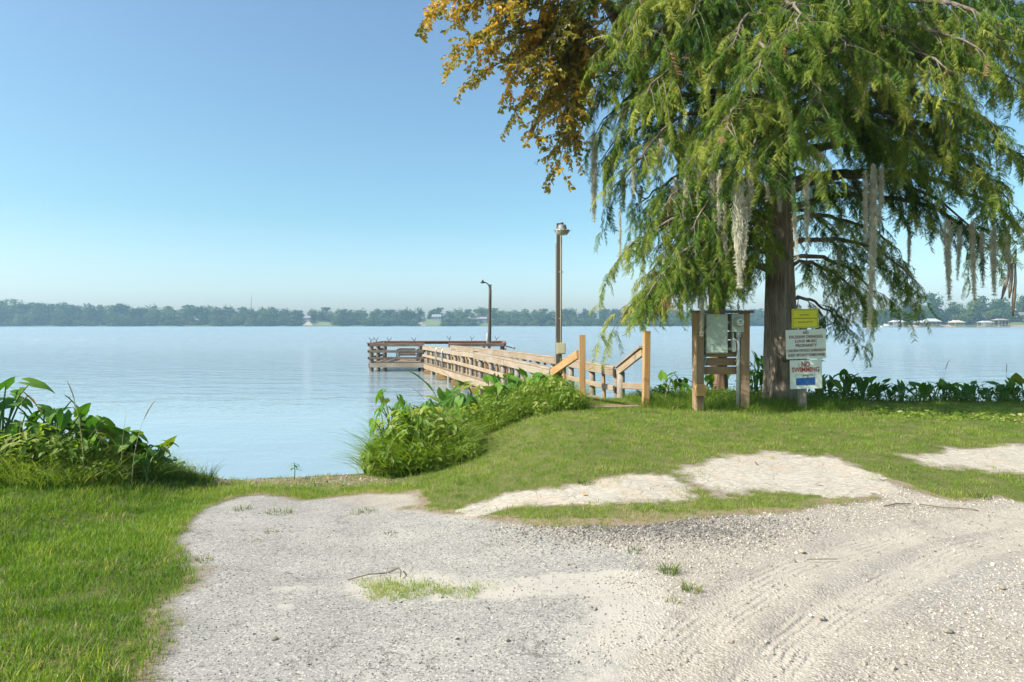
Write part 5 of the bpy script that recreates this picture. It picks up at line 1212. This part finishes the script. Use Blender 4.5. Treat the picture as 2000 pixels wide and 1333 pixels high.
ORD = 'first second third fourth fifth sixth seventh eighth ninth tenth eleventh twelfth thirteenth fourteenth fifteenth sixteenth seventeenth eighteenth nineteenth twentieth twentyfirst twentysecond twentythird twentyfourth'.split()
for grp, what, key in (('elephant ears in the left bank clump', 'elephant ear plant from the left in the leafy left bank clump', lambda o: o.location.x/o.location.y),
                       ('elephant ears on the bank beside the dock', 'elephant ear plant counted from the water edge along the bank beside the dock', lambda o: o.location.y),
                       ('elephant ears along the right shore', 'elephant ear plant from the dock gate in the row along the right shore', lambda o: o.location.x)):
    for i, o in enumerate(sorted([q for q in COL.objects if q.get('group') == grp], key=key)):
        if 'label' not in o: o['label'] = ORD[i]+' '+what
# ------------------------------------------------------------------ grass, weeds, pebbles
GV = [unlinked('turf_tuft', *blades(16, .055, .075, .55, .0042, 800+k), M_GRASS) for k in range(5)]
GV2 = [unlinked('turf_tuft', *blades(14, .065, .095, .55, .0065, 820+k), M_GRASS) for k in range(4)]
TALL = [unlinked('long_tuft', *blades(16, .48, .10, .85, .0085, 840+k, seg=4), M_WEED) for k in range(5)]
MID = [unlinked('weed_tuft', *blades(16, .20, .09, .9, .0075, 860+k, seg=3), M_WEED) for k in range(4)]
def leafy(seed, n, hgt, L, W):
    r = np.random.default_rng(seed); V = []; Q = []; b = 0; lv, lq = leaf_np(L, W, seed)
    for i in range(n):
        a = r.uniform(0, 6.28); hh = hgt*r.uniform(.25, 1); rad = r.uniform(.01, .10)
        eu = frame_euler((math.cos(a), math.sin(a), r.uniform(-.8, .3)), (r.normal()*.4, r.normal()*.4, 1)).to_matrix()
        v = (np.array(eu) @ (lv.T*r.uniform(.6, 1.2))).T+np.array([rad*math.cos(a), rad*math.sin(a), hh]); V.append(v); Q.append(lq+b); b += len(v)
    return np.concatenate(V), np.concatenate(Q)
LEAFV = [unlinked('leafy_weed', *leafy(880+k, 22, .24, .068, .034), M_WEED) for k in range(4)]
CLOV = [unlinked('clover', *leafy(890+k, 9, .05, .055, .042), M_WEED) for k in range(3)]
def inview(x, y, m=2.4): return np.abs(x) < .765*y+m
def euler_rand(n, tilt=.12): return np.stack([RNG.normal(0, tilt, n), RNG.normal(0, tilt, n), RNG.uniform(0, 6.283, n)], 1)
def lawn_scatter(name, x0, x1, y0, y1, per, V, size, tone0, label, far=False):
    n = int((x1-x0)*(y1-y0)*per); x = RNG.uniform(x0, x1, n); y = RNG.uniform(y0, y1, n)
    k = inview(x, y) & (np.hypot(x, y) > 1.5); x, y = x[k], y[k]
    hd = f_hard(x, y); sl = np.maximum.reduce([f_slab(x, y, i) for i in range(3)]); st = f_strip(x, y); s = shore_s(x, y); pt = f_pot(x, y)
    rnd = RNG.uniform(0, 1, len(x)); nz = vnoise(x, y, 2.2, 91, 3); nf = vnoise(x, y, 9, 92, 2)
    ok = (hd < .015) & (sl < np.where(rnd < .40, .10+.20*nf, 0)) & (s > .06)
    ok |= (st > -.03) & (rnd < .45+.7*nf) & (sl < .03)
    ramp = (x > -3.3) & (x < -1.0) & (y > 6.4)
    ok &= ~(ramp & (rnd < .30+.62*ss(6.9, 7.5, y)))
    ok &= ~((np.exp(-(((x-5.4)/.7)**2+((y-9.6)/.22)**2)) > .45) & (rnd < .8))
    x, y, hd, sl, st, nz, nf, ramp = [q[ok] for q in (x, y, hd, sl, st, nz, nf, ramp)]
    n = len(x); z_ = hsurf(x, y)-.004
    ed = np.minimum(np.maximum(-hd, st*2), -sl)
    tone = tone0+.26*nz+.16*nf+RNG.normal(0, .13, n)+.22*ss(.12, .0, ed)*RNG.uniform(0, 1, n)+np.where(ramp, .22, 0)
    dry = RNG.uniform(0, 1, n) < .035; tone = np.where(dry, .97, tone)
    sc = size*RNG.uniform(.65, 1.25, n)*(1+.30*nz)*np.where(st > -.03, .8, 1)*(.72+.28*ss(.0, .15, np.abs(ed)))
    scatter(name, V, np.stack([x, y, z_], 1), euler_rand(n), sc, tone, label)
lawn_scatter('lawn_grass', -9.5, -1.0, 2.0, 8.0, 520, GV, 1.15, .33, 'thick bright green lawn grass left of the asphalt ramp')
lawn_scatter('lawn_grass', -2.9, 10, 4.5, 8.4, 330, GV, .82, .50, 'short mown grass on the right hand lawn')
lawn_scatter('lawn_grass', -1.9, 10.5, 8.4, 12.0, 210, GV2, .75, .50, 'mown grass at the back of the lawn below the trees')
def in_poly_scatter(name, poly, per, V, size, tone, label, hfun=None, extra=None, tilt=.2, var=None, lift=0.0, na=.30):
    P_ = np.array(poly); x0, y0 = P_.min(0); x1, y1 = P_.max(0); n = int((x1-x0)*(y1-y0)*per)
    x = RNG.uniform(x0, x1, n); y = RNG.uniform(y0, y1, n); sd = poly_sd(poly, x, y)+na*vnoise(x, y, 2.1 if na > .2 else 9, 95, 3); k = (sd > 0) & inview(x, y, 2.4)
    if extra is not None: k &= extra(x, y)
    x, y, sd = x[k], y[k], sd[k]; n = len(x)
    sc = size*RNG.uniform(.6, 1.25, n)*(.70+.30*ss(0, .4, sd))
    if hfun is not None: sc = sc*hfun(x, y)
    to = tone+.15*vnoise(x, y, 2.5, 96, 2)+RNG.normal(0, .16, n)
    scatter(name, V, np.stack([x, y, np.maximum(hsurf(x, y), -.05)-.006+lift*RNG.uniform(0, 1, n)*ss(.05, .35, sd)*(hfun(x, y) if hfun is not None else 1)], 1), euler_rand(n, tilt), sc, to, label)
land_ = lambda x, y: shore_s(x, y) > -.12
BK = lambda x, y: .92+.80*np.exp(-(((x+1.45)/.65)**2+((y-8.4)/.8)**2))
in_poly_scatter('bank_weeds', CLUMP_L, 230, TALL, .85, .62, 'long arching grass filling the left bank', extra=land_)
in_poly_scatter('bank_weeds', CLUMP_L, 330, MID, 1.4, .64, 'rank grass at the foot of the left bank', extra=land_)
in_poly_scatter('bank_vines', CLUMP_L, 110, LEAFV, 1.1, .5, 'leafy vines running through the left bank', extra=lambda x, y: land_(x, y) & (y > 6.1), lift=.22)
in_poly_scatter('bank_weeds', CLUMP_R, 260, TALL, 1.15, .60, 'tall reedy grass on the bank beside the dock', extra=land_, hfun=BK)
in_poly_scatter('bank_weeds', CLUMP_R, 330, MID, 1.7, .62, 'weedy grass on the bank beside the dock', extra=land_, hfun=BK)
in_poly_scatter('bank_vines', CLUMP_R, 260, LEAFV, 1.15, .58, 'leafy vines covering the bank beside the dock', extra=land_, hfun=BK, lift=.18)
BASE = [(1.15,9.85),(1.9,9.95),(2.6,9.75),(4.9,9.7),(5.2,10.2),(5.0,12.2),(1.9,12.2),(1.9,10.3),(1.2,10.2)]
in_poly_scatter('weedy_grass', BASE, 130, MID, 1.15, .47, 'long grass around the panel, the signs and the trunk', extra=lambda x, y: land_(x, y) & ~((x > 1.05) & (x < 1.92) & (y > 9.9)))
in_poly_scatter('weedy_grass', [(1.95,10.2),(2.7,10.0),(2.7,11.8),(1.95,11.9)], 60, TALL, .6, .5, 'taller grass beside the right gate post', extra=land_)
in_poly_scatter('weedy_grass', [(4.9,11.0),(12,10.7),(12,11.8),(4.9,12.2)], 60, MID, 1.0, .38, 'shaded long grass along the right shore', extra=land_)
in_poly_scatter('bank_vines', [(2.0,10.6),(12,10.8),(12,11.8),(2.0,12.2)], 40, LEAFV, .9, .35, 'low leafy plants along the right shore', extra=land_)
in_poly_scatter('clover_patch', [(4.9,9.0),(6.6,8.6),(7.2,8.9),(6.2,9.7),(5.0,9.9)], 90, CLOV, 1.1, .72, 'broad leaved ground cover catching the sun at the shade edge')
in_poly_scatter('pothole_grass', POT, 1300, GV, .95, .70, 'straggly dry grass in the pothole of the asphalt', tilt=.35, na=.10)
in_poly_scatter('strip_grass', STRIP, 420, GV, .85, .66, 'ragged grass strip between the slabs and the gravel', tilt=.3, na=.14)
# pebbles
def pebble_np(seed):
    r = np.random.default_rng(seed); t = (1+5**.5)/2
    v = np.array([(-1,t,0),(1,t,0),(-1,-t,0),(1,-t,0),(0,-1,t),(0,1,t),(0,-1,-t),(0,1,-t),(t,0,-1),(t,0,1),(-t,0,-1),(-t,0,1)], float)
    v /= np.linalg.norm(v[0]); v *= r.uniform(.72, 1.2, (12, 1)); v *= np.array([1, r.uniform(.65, .95), r.uniform(.5, .8)])
    f = np.array([(0,11,5),(0,5,1),(0,1,7),(0,7,10),(0,10,11),(1,5,9),(5,11,4),(11,10,2),(10,7,6),(7,1,8),(3,9,4),(3,4,2),(3,2,6),(3,6,8),(3,8,9),(4,9,5),(2,4,11),(6,2,10),(8,6,7),(9,8,1)])
    return v, f
mp, n_ = new_mat('gravel_stone'); t_ = n_.attr('tone', 'INSTANCER')
n_.out(n_.bsdf(base_color=n_.ramp(t_, (0, (.09,.082,.07)), (.35, (.22,.20,.165)), (.65, (.38,.335,.265)), (1, (.56,.51,.42))), roughness=.9, spec=.15))
ms, n_ = new_mat('loose_stone'); n_.out(n_.bsdf(base_color=n_.mix(n_.noise(n_.objco(), 60, 4), n_.ramp(n_.rnd(), (0, (.12,.105,.08)), (1, (.36,.31,.24))), (.26,.225,.175)), roughness=.9, spec=.15))
PEB = [unlinked('pebble', *pebble_np(930+k), mp) for k in range(5)]
def pebbles(name, n, x0, x1, y0, y1, smin, smax, cond, tone, label, pw=2.2):
    x = RNG.uniform(x0, x1, n); y = RNG.uniform(y0, y1, n); k = inview(x, y, .3) & cond(x, y); x, y = x[k], y[k]; n = len(x)
    s = smin+(smax-smin)*RNG.uniform(0, 1, n)**pw
    d1, _, _ = line_dist(TRACK_A, x, y); d2, _, _ = line_dist(TRACK_B, x, y); tr = (np.minimum(d1, d2) < .17) & (RNG.uniform(0, 1, n) < .9); kk = ~tr
    x, y, s = x[kk], y[kk], s[kk]; n = len(x)
    gx = np.exp(-(((x-1.0)/.85)**2+((y-4.62)/.30)**2))
    scatter(name, PEB, np.stack([x, y, hsurf(x, y)+s*.25], 1), np.stack([RNG.uniform(0, 6.28, n)*.15, RNG.uniform(0, 6.28, n)*.15, RNG.uniform(0, 6.28, n)], 1), s, tone+RNG.normal(0, .22, n)-.28*gx, label)
def g_side(x, y):
    d, s, _ = line_dist(GRAVEL_EDGE, x, y); return d*s*GS
_d, _s, _ = line_dist(GRAVEL_EDGE, np.array([3.0]), np.array([3.0])); GS = float(_s[0])
onhard = lambda x, y: (f_hard(x, y) > .03) & (f_strip(x, y) < 0) & (np.maximum.reduce([f_slab(x, y, i) for i in range(2)]) < 0)
pebbles('gravel', 60000, -.3, 6.5, 2.2, 6.2, .003, .0085, lambda x, y: onhard(x, y) & (g_side(x, y)+.25*vnoise(x, y, 3, 97, 2) > 0), .62, 'loose pale gravel covering the drive')
pebbles('gravel', 1900, -.3, 6.5, 2.2, 6.0, .007, .017, lambda x, y: onhard(x, y) & (g_side(x, y) > .1) & (vnoise(x, y, 1.6, 98, 2) > -.15),   .50, 'coarser stones thrown up beside the tyre tracks', 3)
pebbles('gravel', 26000, -.2, 2.4, 3.7, 5.2, .004, .011, lambda x, y: onhard(x, y) & (np.exp(-(((x-1.0)/.85)**2+((y-4.62)/.34)**2)) > RNG.uniform(.08, .8, len(x))), .40, 'grey crushed stone below the grass strip')
pebbles('gravel', 5200, -2.8, 1, 2.2, 6.6, .003, .009, lambda x, y: onhard(x, y) & (g_side(x, y) < .1) & (RNG.uniform(0, 1, len(x)) < .25+.75*ss(-1.6, .4, x)), .35, 'scattered grit on the asphalt ramp', 4)
pebbles('grit', 9000, -2.8, 1, 2.2, 5.2, .002, .006, lambda x, y: onhard(x, y) & (g_side(x, y) < .1), .42, 'fine grit worn out of the asphalt', 2)
pebbles('shore_gravel', 2600, -3.4, -1.2, 7.0, 8.5, .004, .014, lambda x, y: (shore_s(x, y) > -.08) & (shore_s(x, y) < .9), .45, 'gravelly strip at the water edge of the ramp')
STM = []
for k in range(4):
    v, f = pebble_np(960+k); STM.append(fast_mesh('stone', v, f, ms))
for i, (x, y, s, lb) in enumerate(((-1.05,3.02,.017,'grey stone lying alone on the lower left asphalt'),(-.02,2.98,.016,'small stone near the bottom middle of the asphalt'),(.32,3.95,.018,'stone with a shadow at the asphalt and gravel border'),(.40,3.30,.014,'stone right of the pale sandy patch'),(1.45,3.2,.020,'stone on the ridge between the two tyre tracks'),(2.55,3.55,.024,'stone in the gravel right of the tracks, nearer of a pair'),(2.72,3.62,.022,'stone in the gravel right of the tracks, farther of a pair'),(1.95,3.05,.024,'split pale stone right of the lower tyre track'),(2.35,2.78,.020,'whitest stone in the lower right gravel'),(1.75,4.12,.024,'clod on the outer edge of the upper tyre track'),(.95,2.95,.02,'brown clod in the lower tyre track'),(3.15,3.4,.02,'stone near the right edge of the gravel'))):
    o = obj('stone', STM[i % 4], None, (x, y, hz(x, y)+s*.35), (0, 0, i*1.3)); o.scale = (s*.95, s*.95, s*.85); tag(o, lb, 'stone', 'loose stones on the drive')
# individual tufts and stalks
def tuft(x, y, h, n, spread, seed, label, mat=None, tone=.5, group='grass tufts on the drive'):
    v, q = blades(n, h, spread, .8, .0055, seed, seg=3); me = fast_mesh('grass_tuft', v, q, M_TUFT if mat is None else mat)
    a = me.attributes.new('tone', 'FLOAT', 'POINT'); t = np.repeat(np.random.default_rng(seed).normal(tone, .18, n), 8); a.data.foreach_set('value', np.clip(t, 0, 1).astype(np.float32))
    tag(obj('grass_tuft', me, None, (x, y, hz(x, y)-.004)), label, 'grass tuft', group)
M_TUFT = leaf_mat('tuft_blades', [(0, (.035,.085,.010)), (.5, (.085,.15,.016)), (.85, (.20,.23,.045)), (1, (.42,.35,.16))], src='geo', trans=.4)
for k, (x, y, h, n, sp, lb, tn) in enumerate(((-1.99,5.83,.06,70,.12,'widest grass tuft on the upper left asphalt',.62),(-1.26,5.8,.05,60,.11,'grass tuft by the top middle of the asphalt',.66),(-1.81,5.12,.035,26,.05,'small round tuft below the wide one on the asphalt',.7),(-1.80,4.85,.025,18,.04,'tiny brown tuft lowest on the left asphalt',.85),(-.88,4.97,.03,24,.05,'tiny green tuft in the middle of the asphalt',.5),
        (.87,3.79,.085,60,.055,'bushy grass tuft in the gravel, upper of two',.58),(.92,3.52,.075,50,.05,'dry grass tuft in the gravel, lower of two',.72),(.74,4.13,.06,26,.045,'sparse tuft in the grey crushed stone',.45),(.80,3.38,.04,22,.04,'low yellowish tuft beside the two gravel tufts',.8),(-3.28,7.22,.30,120,.13,'round upright grass clump at the water by the left bank',.45),(.58,4.66,.05,50,.10,'grass tuft below the left end of the grass strip',.6),(.64,5.9,.06,60,.07,'grass tuft splitting the small concrete slab',.45),(-2.35,5.95,.06,40,.08,'grass tuft creeping onto the asphalt from the left lawn',.55),(-1.95,4.32,.05,34,.06,'tuft by the notch in the asphalt edge',.7),(3.72,5.42,.10,60,.08,'ragged tuft at the right end of the lawn strip',.62))):
    tuft(x, y, h, n, sp, 1000+k, lb, None, tn)
def stalk(x, y, h, dx, dy, label, seedy=True):
    g = hz(x, y); e = empty('seed_stalk', (x, y, g), label, 'grass stalk', 'tall dry seed stalks on the banks')
    p = [Vector((x+dx*t*t, y+dy*t*t, g+h*(t-.12*t**4))) for t in np.linspace(0, 1, 9)]
    MB().tube(p, [.0026-.0014*t for t in np.linspace(0, 1, 9)], 5).build('stem', M_DRY, e, True)
    if seedy:
        q = [Vector((x+dx*t*t, y+dy*t*t, g+h*(t-.12*t**4))) for t in np.linspace(.72, 1.03, 9)]; q[-1] += Vector((dx*.10, 0, -.03))
        b = MB(); b.tube(q, [.002, .0035, .005, .005, .0045, .004, .0035, .0025, .001], 6); b.build('seed_head', M_SEED, e)
M_SEED = plain('seed_head_brown', (.24,.19,.10), .9, 0, .3, .3, 200)
for (x, y, h, dx, dy, lb, sd) in ((-3.95,6.3,1.06,-.16,0,'curved seed stalk bending left above the left bank',True),(-3.62,6.5,.93,.22,0,'seed stalk leaning right at the tip of the left bank',True),(-4.55,6.3,.98,.05,0,'short fine stalk beside the tall elephant ear leaves',False),(-3.78,6.6,.75,.06,0,'thin stalk between the two seed stalks',False),
        (-1.0,9.6,1.0,-.45,0,'pale stalk arching out left over the water from the dock bank',True),(-.55,10.2,1.05,-.55,.1,'pale stalk arching in front of the dark platform',True),(-.3,9.9,.95,.30,0,'stalk leaning right in front of the dock rails',False),(.6,10.6,1.2,.10,0,'upright stalk left of the tall lamp pole',False),
        (2.35,10.5,.95,.45,0,'dark stalk arching right beside the right gate post',False),(1.35,10.4,.60,.30,-.2,'dark stalk lying across the gangway',False),(5.75,11.2,.75,-.22,0,'bent stalk right of the signs against the water',False),(7.05,11.2,.85,.12,0,'bent brown stalk in the right shore row',True),(8.1,11.2,.80,.02,0,'straight stalk near the right end of the shore row',True),(7.2,11.2,.75,-.35,0,'arching stalk left of the bent brown stalk',False)):
    stalk(x, y, h, dx, dy, lb, sd)
# seedling at the water's edge
x, y = -2.46, 7.72; g = hz(x, y); e = empty('seedling', (x, y, g), 'thin green seedling with drooping leaves standing at the water edge', 'plant')
MB().tube([(x, y, g-.02), (x+.005, y, g+.10), (x-.005, y, g+.20)], [.006, .005, .003], 6).build('stem', M_STEM, e, True)
lv, lq = leaf_np(.085, .022, 3, .5); SM = fast_mesh('leaf', lv, lq, M_TARO, True)
for i in range(8):
    o = bpy.data.objects.new('leaf', SM); COL.objects.link(o); a = i*2.3; o.location = (x, y, g+.11+.011*i); o.rotation_euler = frame_euler((math.cos(a), math.sin(a)*.7, .1-.05*i+.2), (0, 0, 1)); put(o, e)
# twigs and dead leaves on the ground
def twig(pts, r, label, name='fallen_twig'):
    p = [Vector((a, b, hz(a, b)+c)) for a, b, c in pts]
    tag(MB().tube(p, [r*(1-.5*i/len(p)) for i in range(len(p))], 6).build(name, M_TWIG, None, True, origin=p[0]), label, 'twig', 'fallen twigs on the drive')
twig([(2.80,5.14,.012),(2.92,5.20,.018),(3.00,5.22,.015),(3.06,5.24,.01)], .006, 'short dark twig on the gravel, left of a pair')
twig([(3.10,5.20,.02),(3.25,5.11,.014),(3.40,5.06,.016),(3.44,5.03,.008)], .005, 'longer thin twig on the gravel, right of a pair')
twig([(1.72,3.98,.01),(1.80,3.97,.014),(1.90,3.99,.006)], .003, 'small twig beside the upper tyre track')
twig([(-.72,3.97,.008),(-.66,3.98,.03),(-.635,3.90,.03),(-.63,3.85,.015)], .006, 'curled root at the pothole edge')
twig([(-.93,3.86,.008),(-.82,3.91,.02),(-.72,3.94,.012)], .004, 'thin dry root across the pothole rim')
DL = fast_mesh('dead_leaf', *leaf_np(.045, .03, 9, .6), plain('dead_leaf_brown', (.30,.17,.06), .8, 0, .3), True)
for i, (x, y) in enumerate(((-2.35,7.5),(-2.0,7.35),(-1.62,7.6),(-2.1,7.75),(-1.3,7.2),(2.6,5.75),(.6,5.55),(2.3,6.5))):
    o = obj('dead_leaf', DL, None, (x, y, hz(x, y)+.035 if y > 7 else hz(x, y)+.025), (random.uniform(-.3, .3), random.uniform(-.3, .3), i*1.7)); tag(o, 'curled brown dead leaf lying on the ground near the ramp or a slab', 'leaf', 'dead leaves on the ground')

# ------------------------------------------------------------------ haze
HZ = MB().box((-60, 440, 24), (2000, 1060, 53)).build('haze', None)
mh, n_ = new_mat('haze_air'); vol = n_.node('ShaderNodeVolumePrincipled'); vol.inputs['Color'].default_value = (.52, .80, 1.0, 1); vol.inputs['Density'].default_value = .00033; vol.inputs['Anisotropy'].default_value = .2
n_.n.links.new(vol.outputs[0], n_.node('ShaderNodeOutputMaterial').inputs[1]); HZ.data.materials.append(mh)
tag(HZ, 'thin morning haze over the lake', kind='stuff')
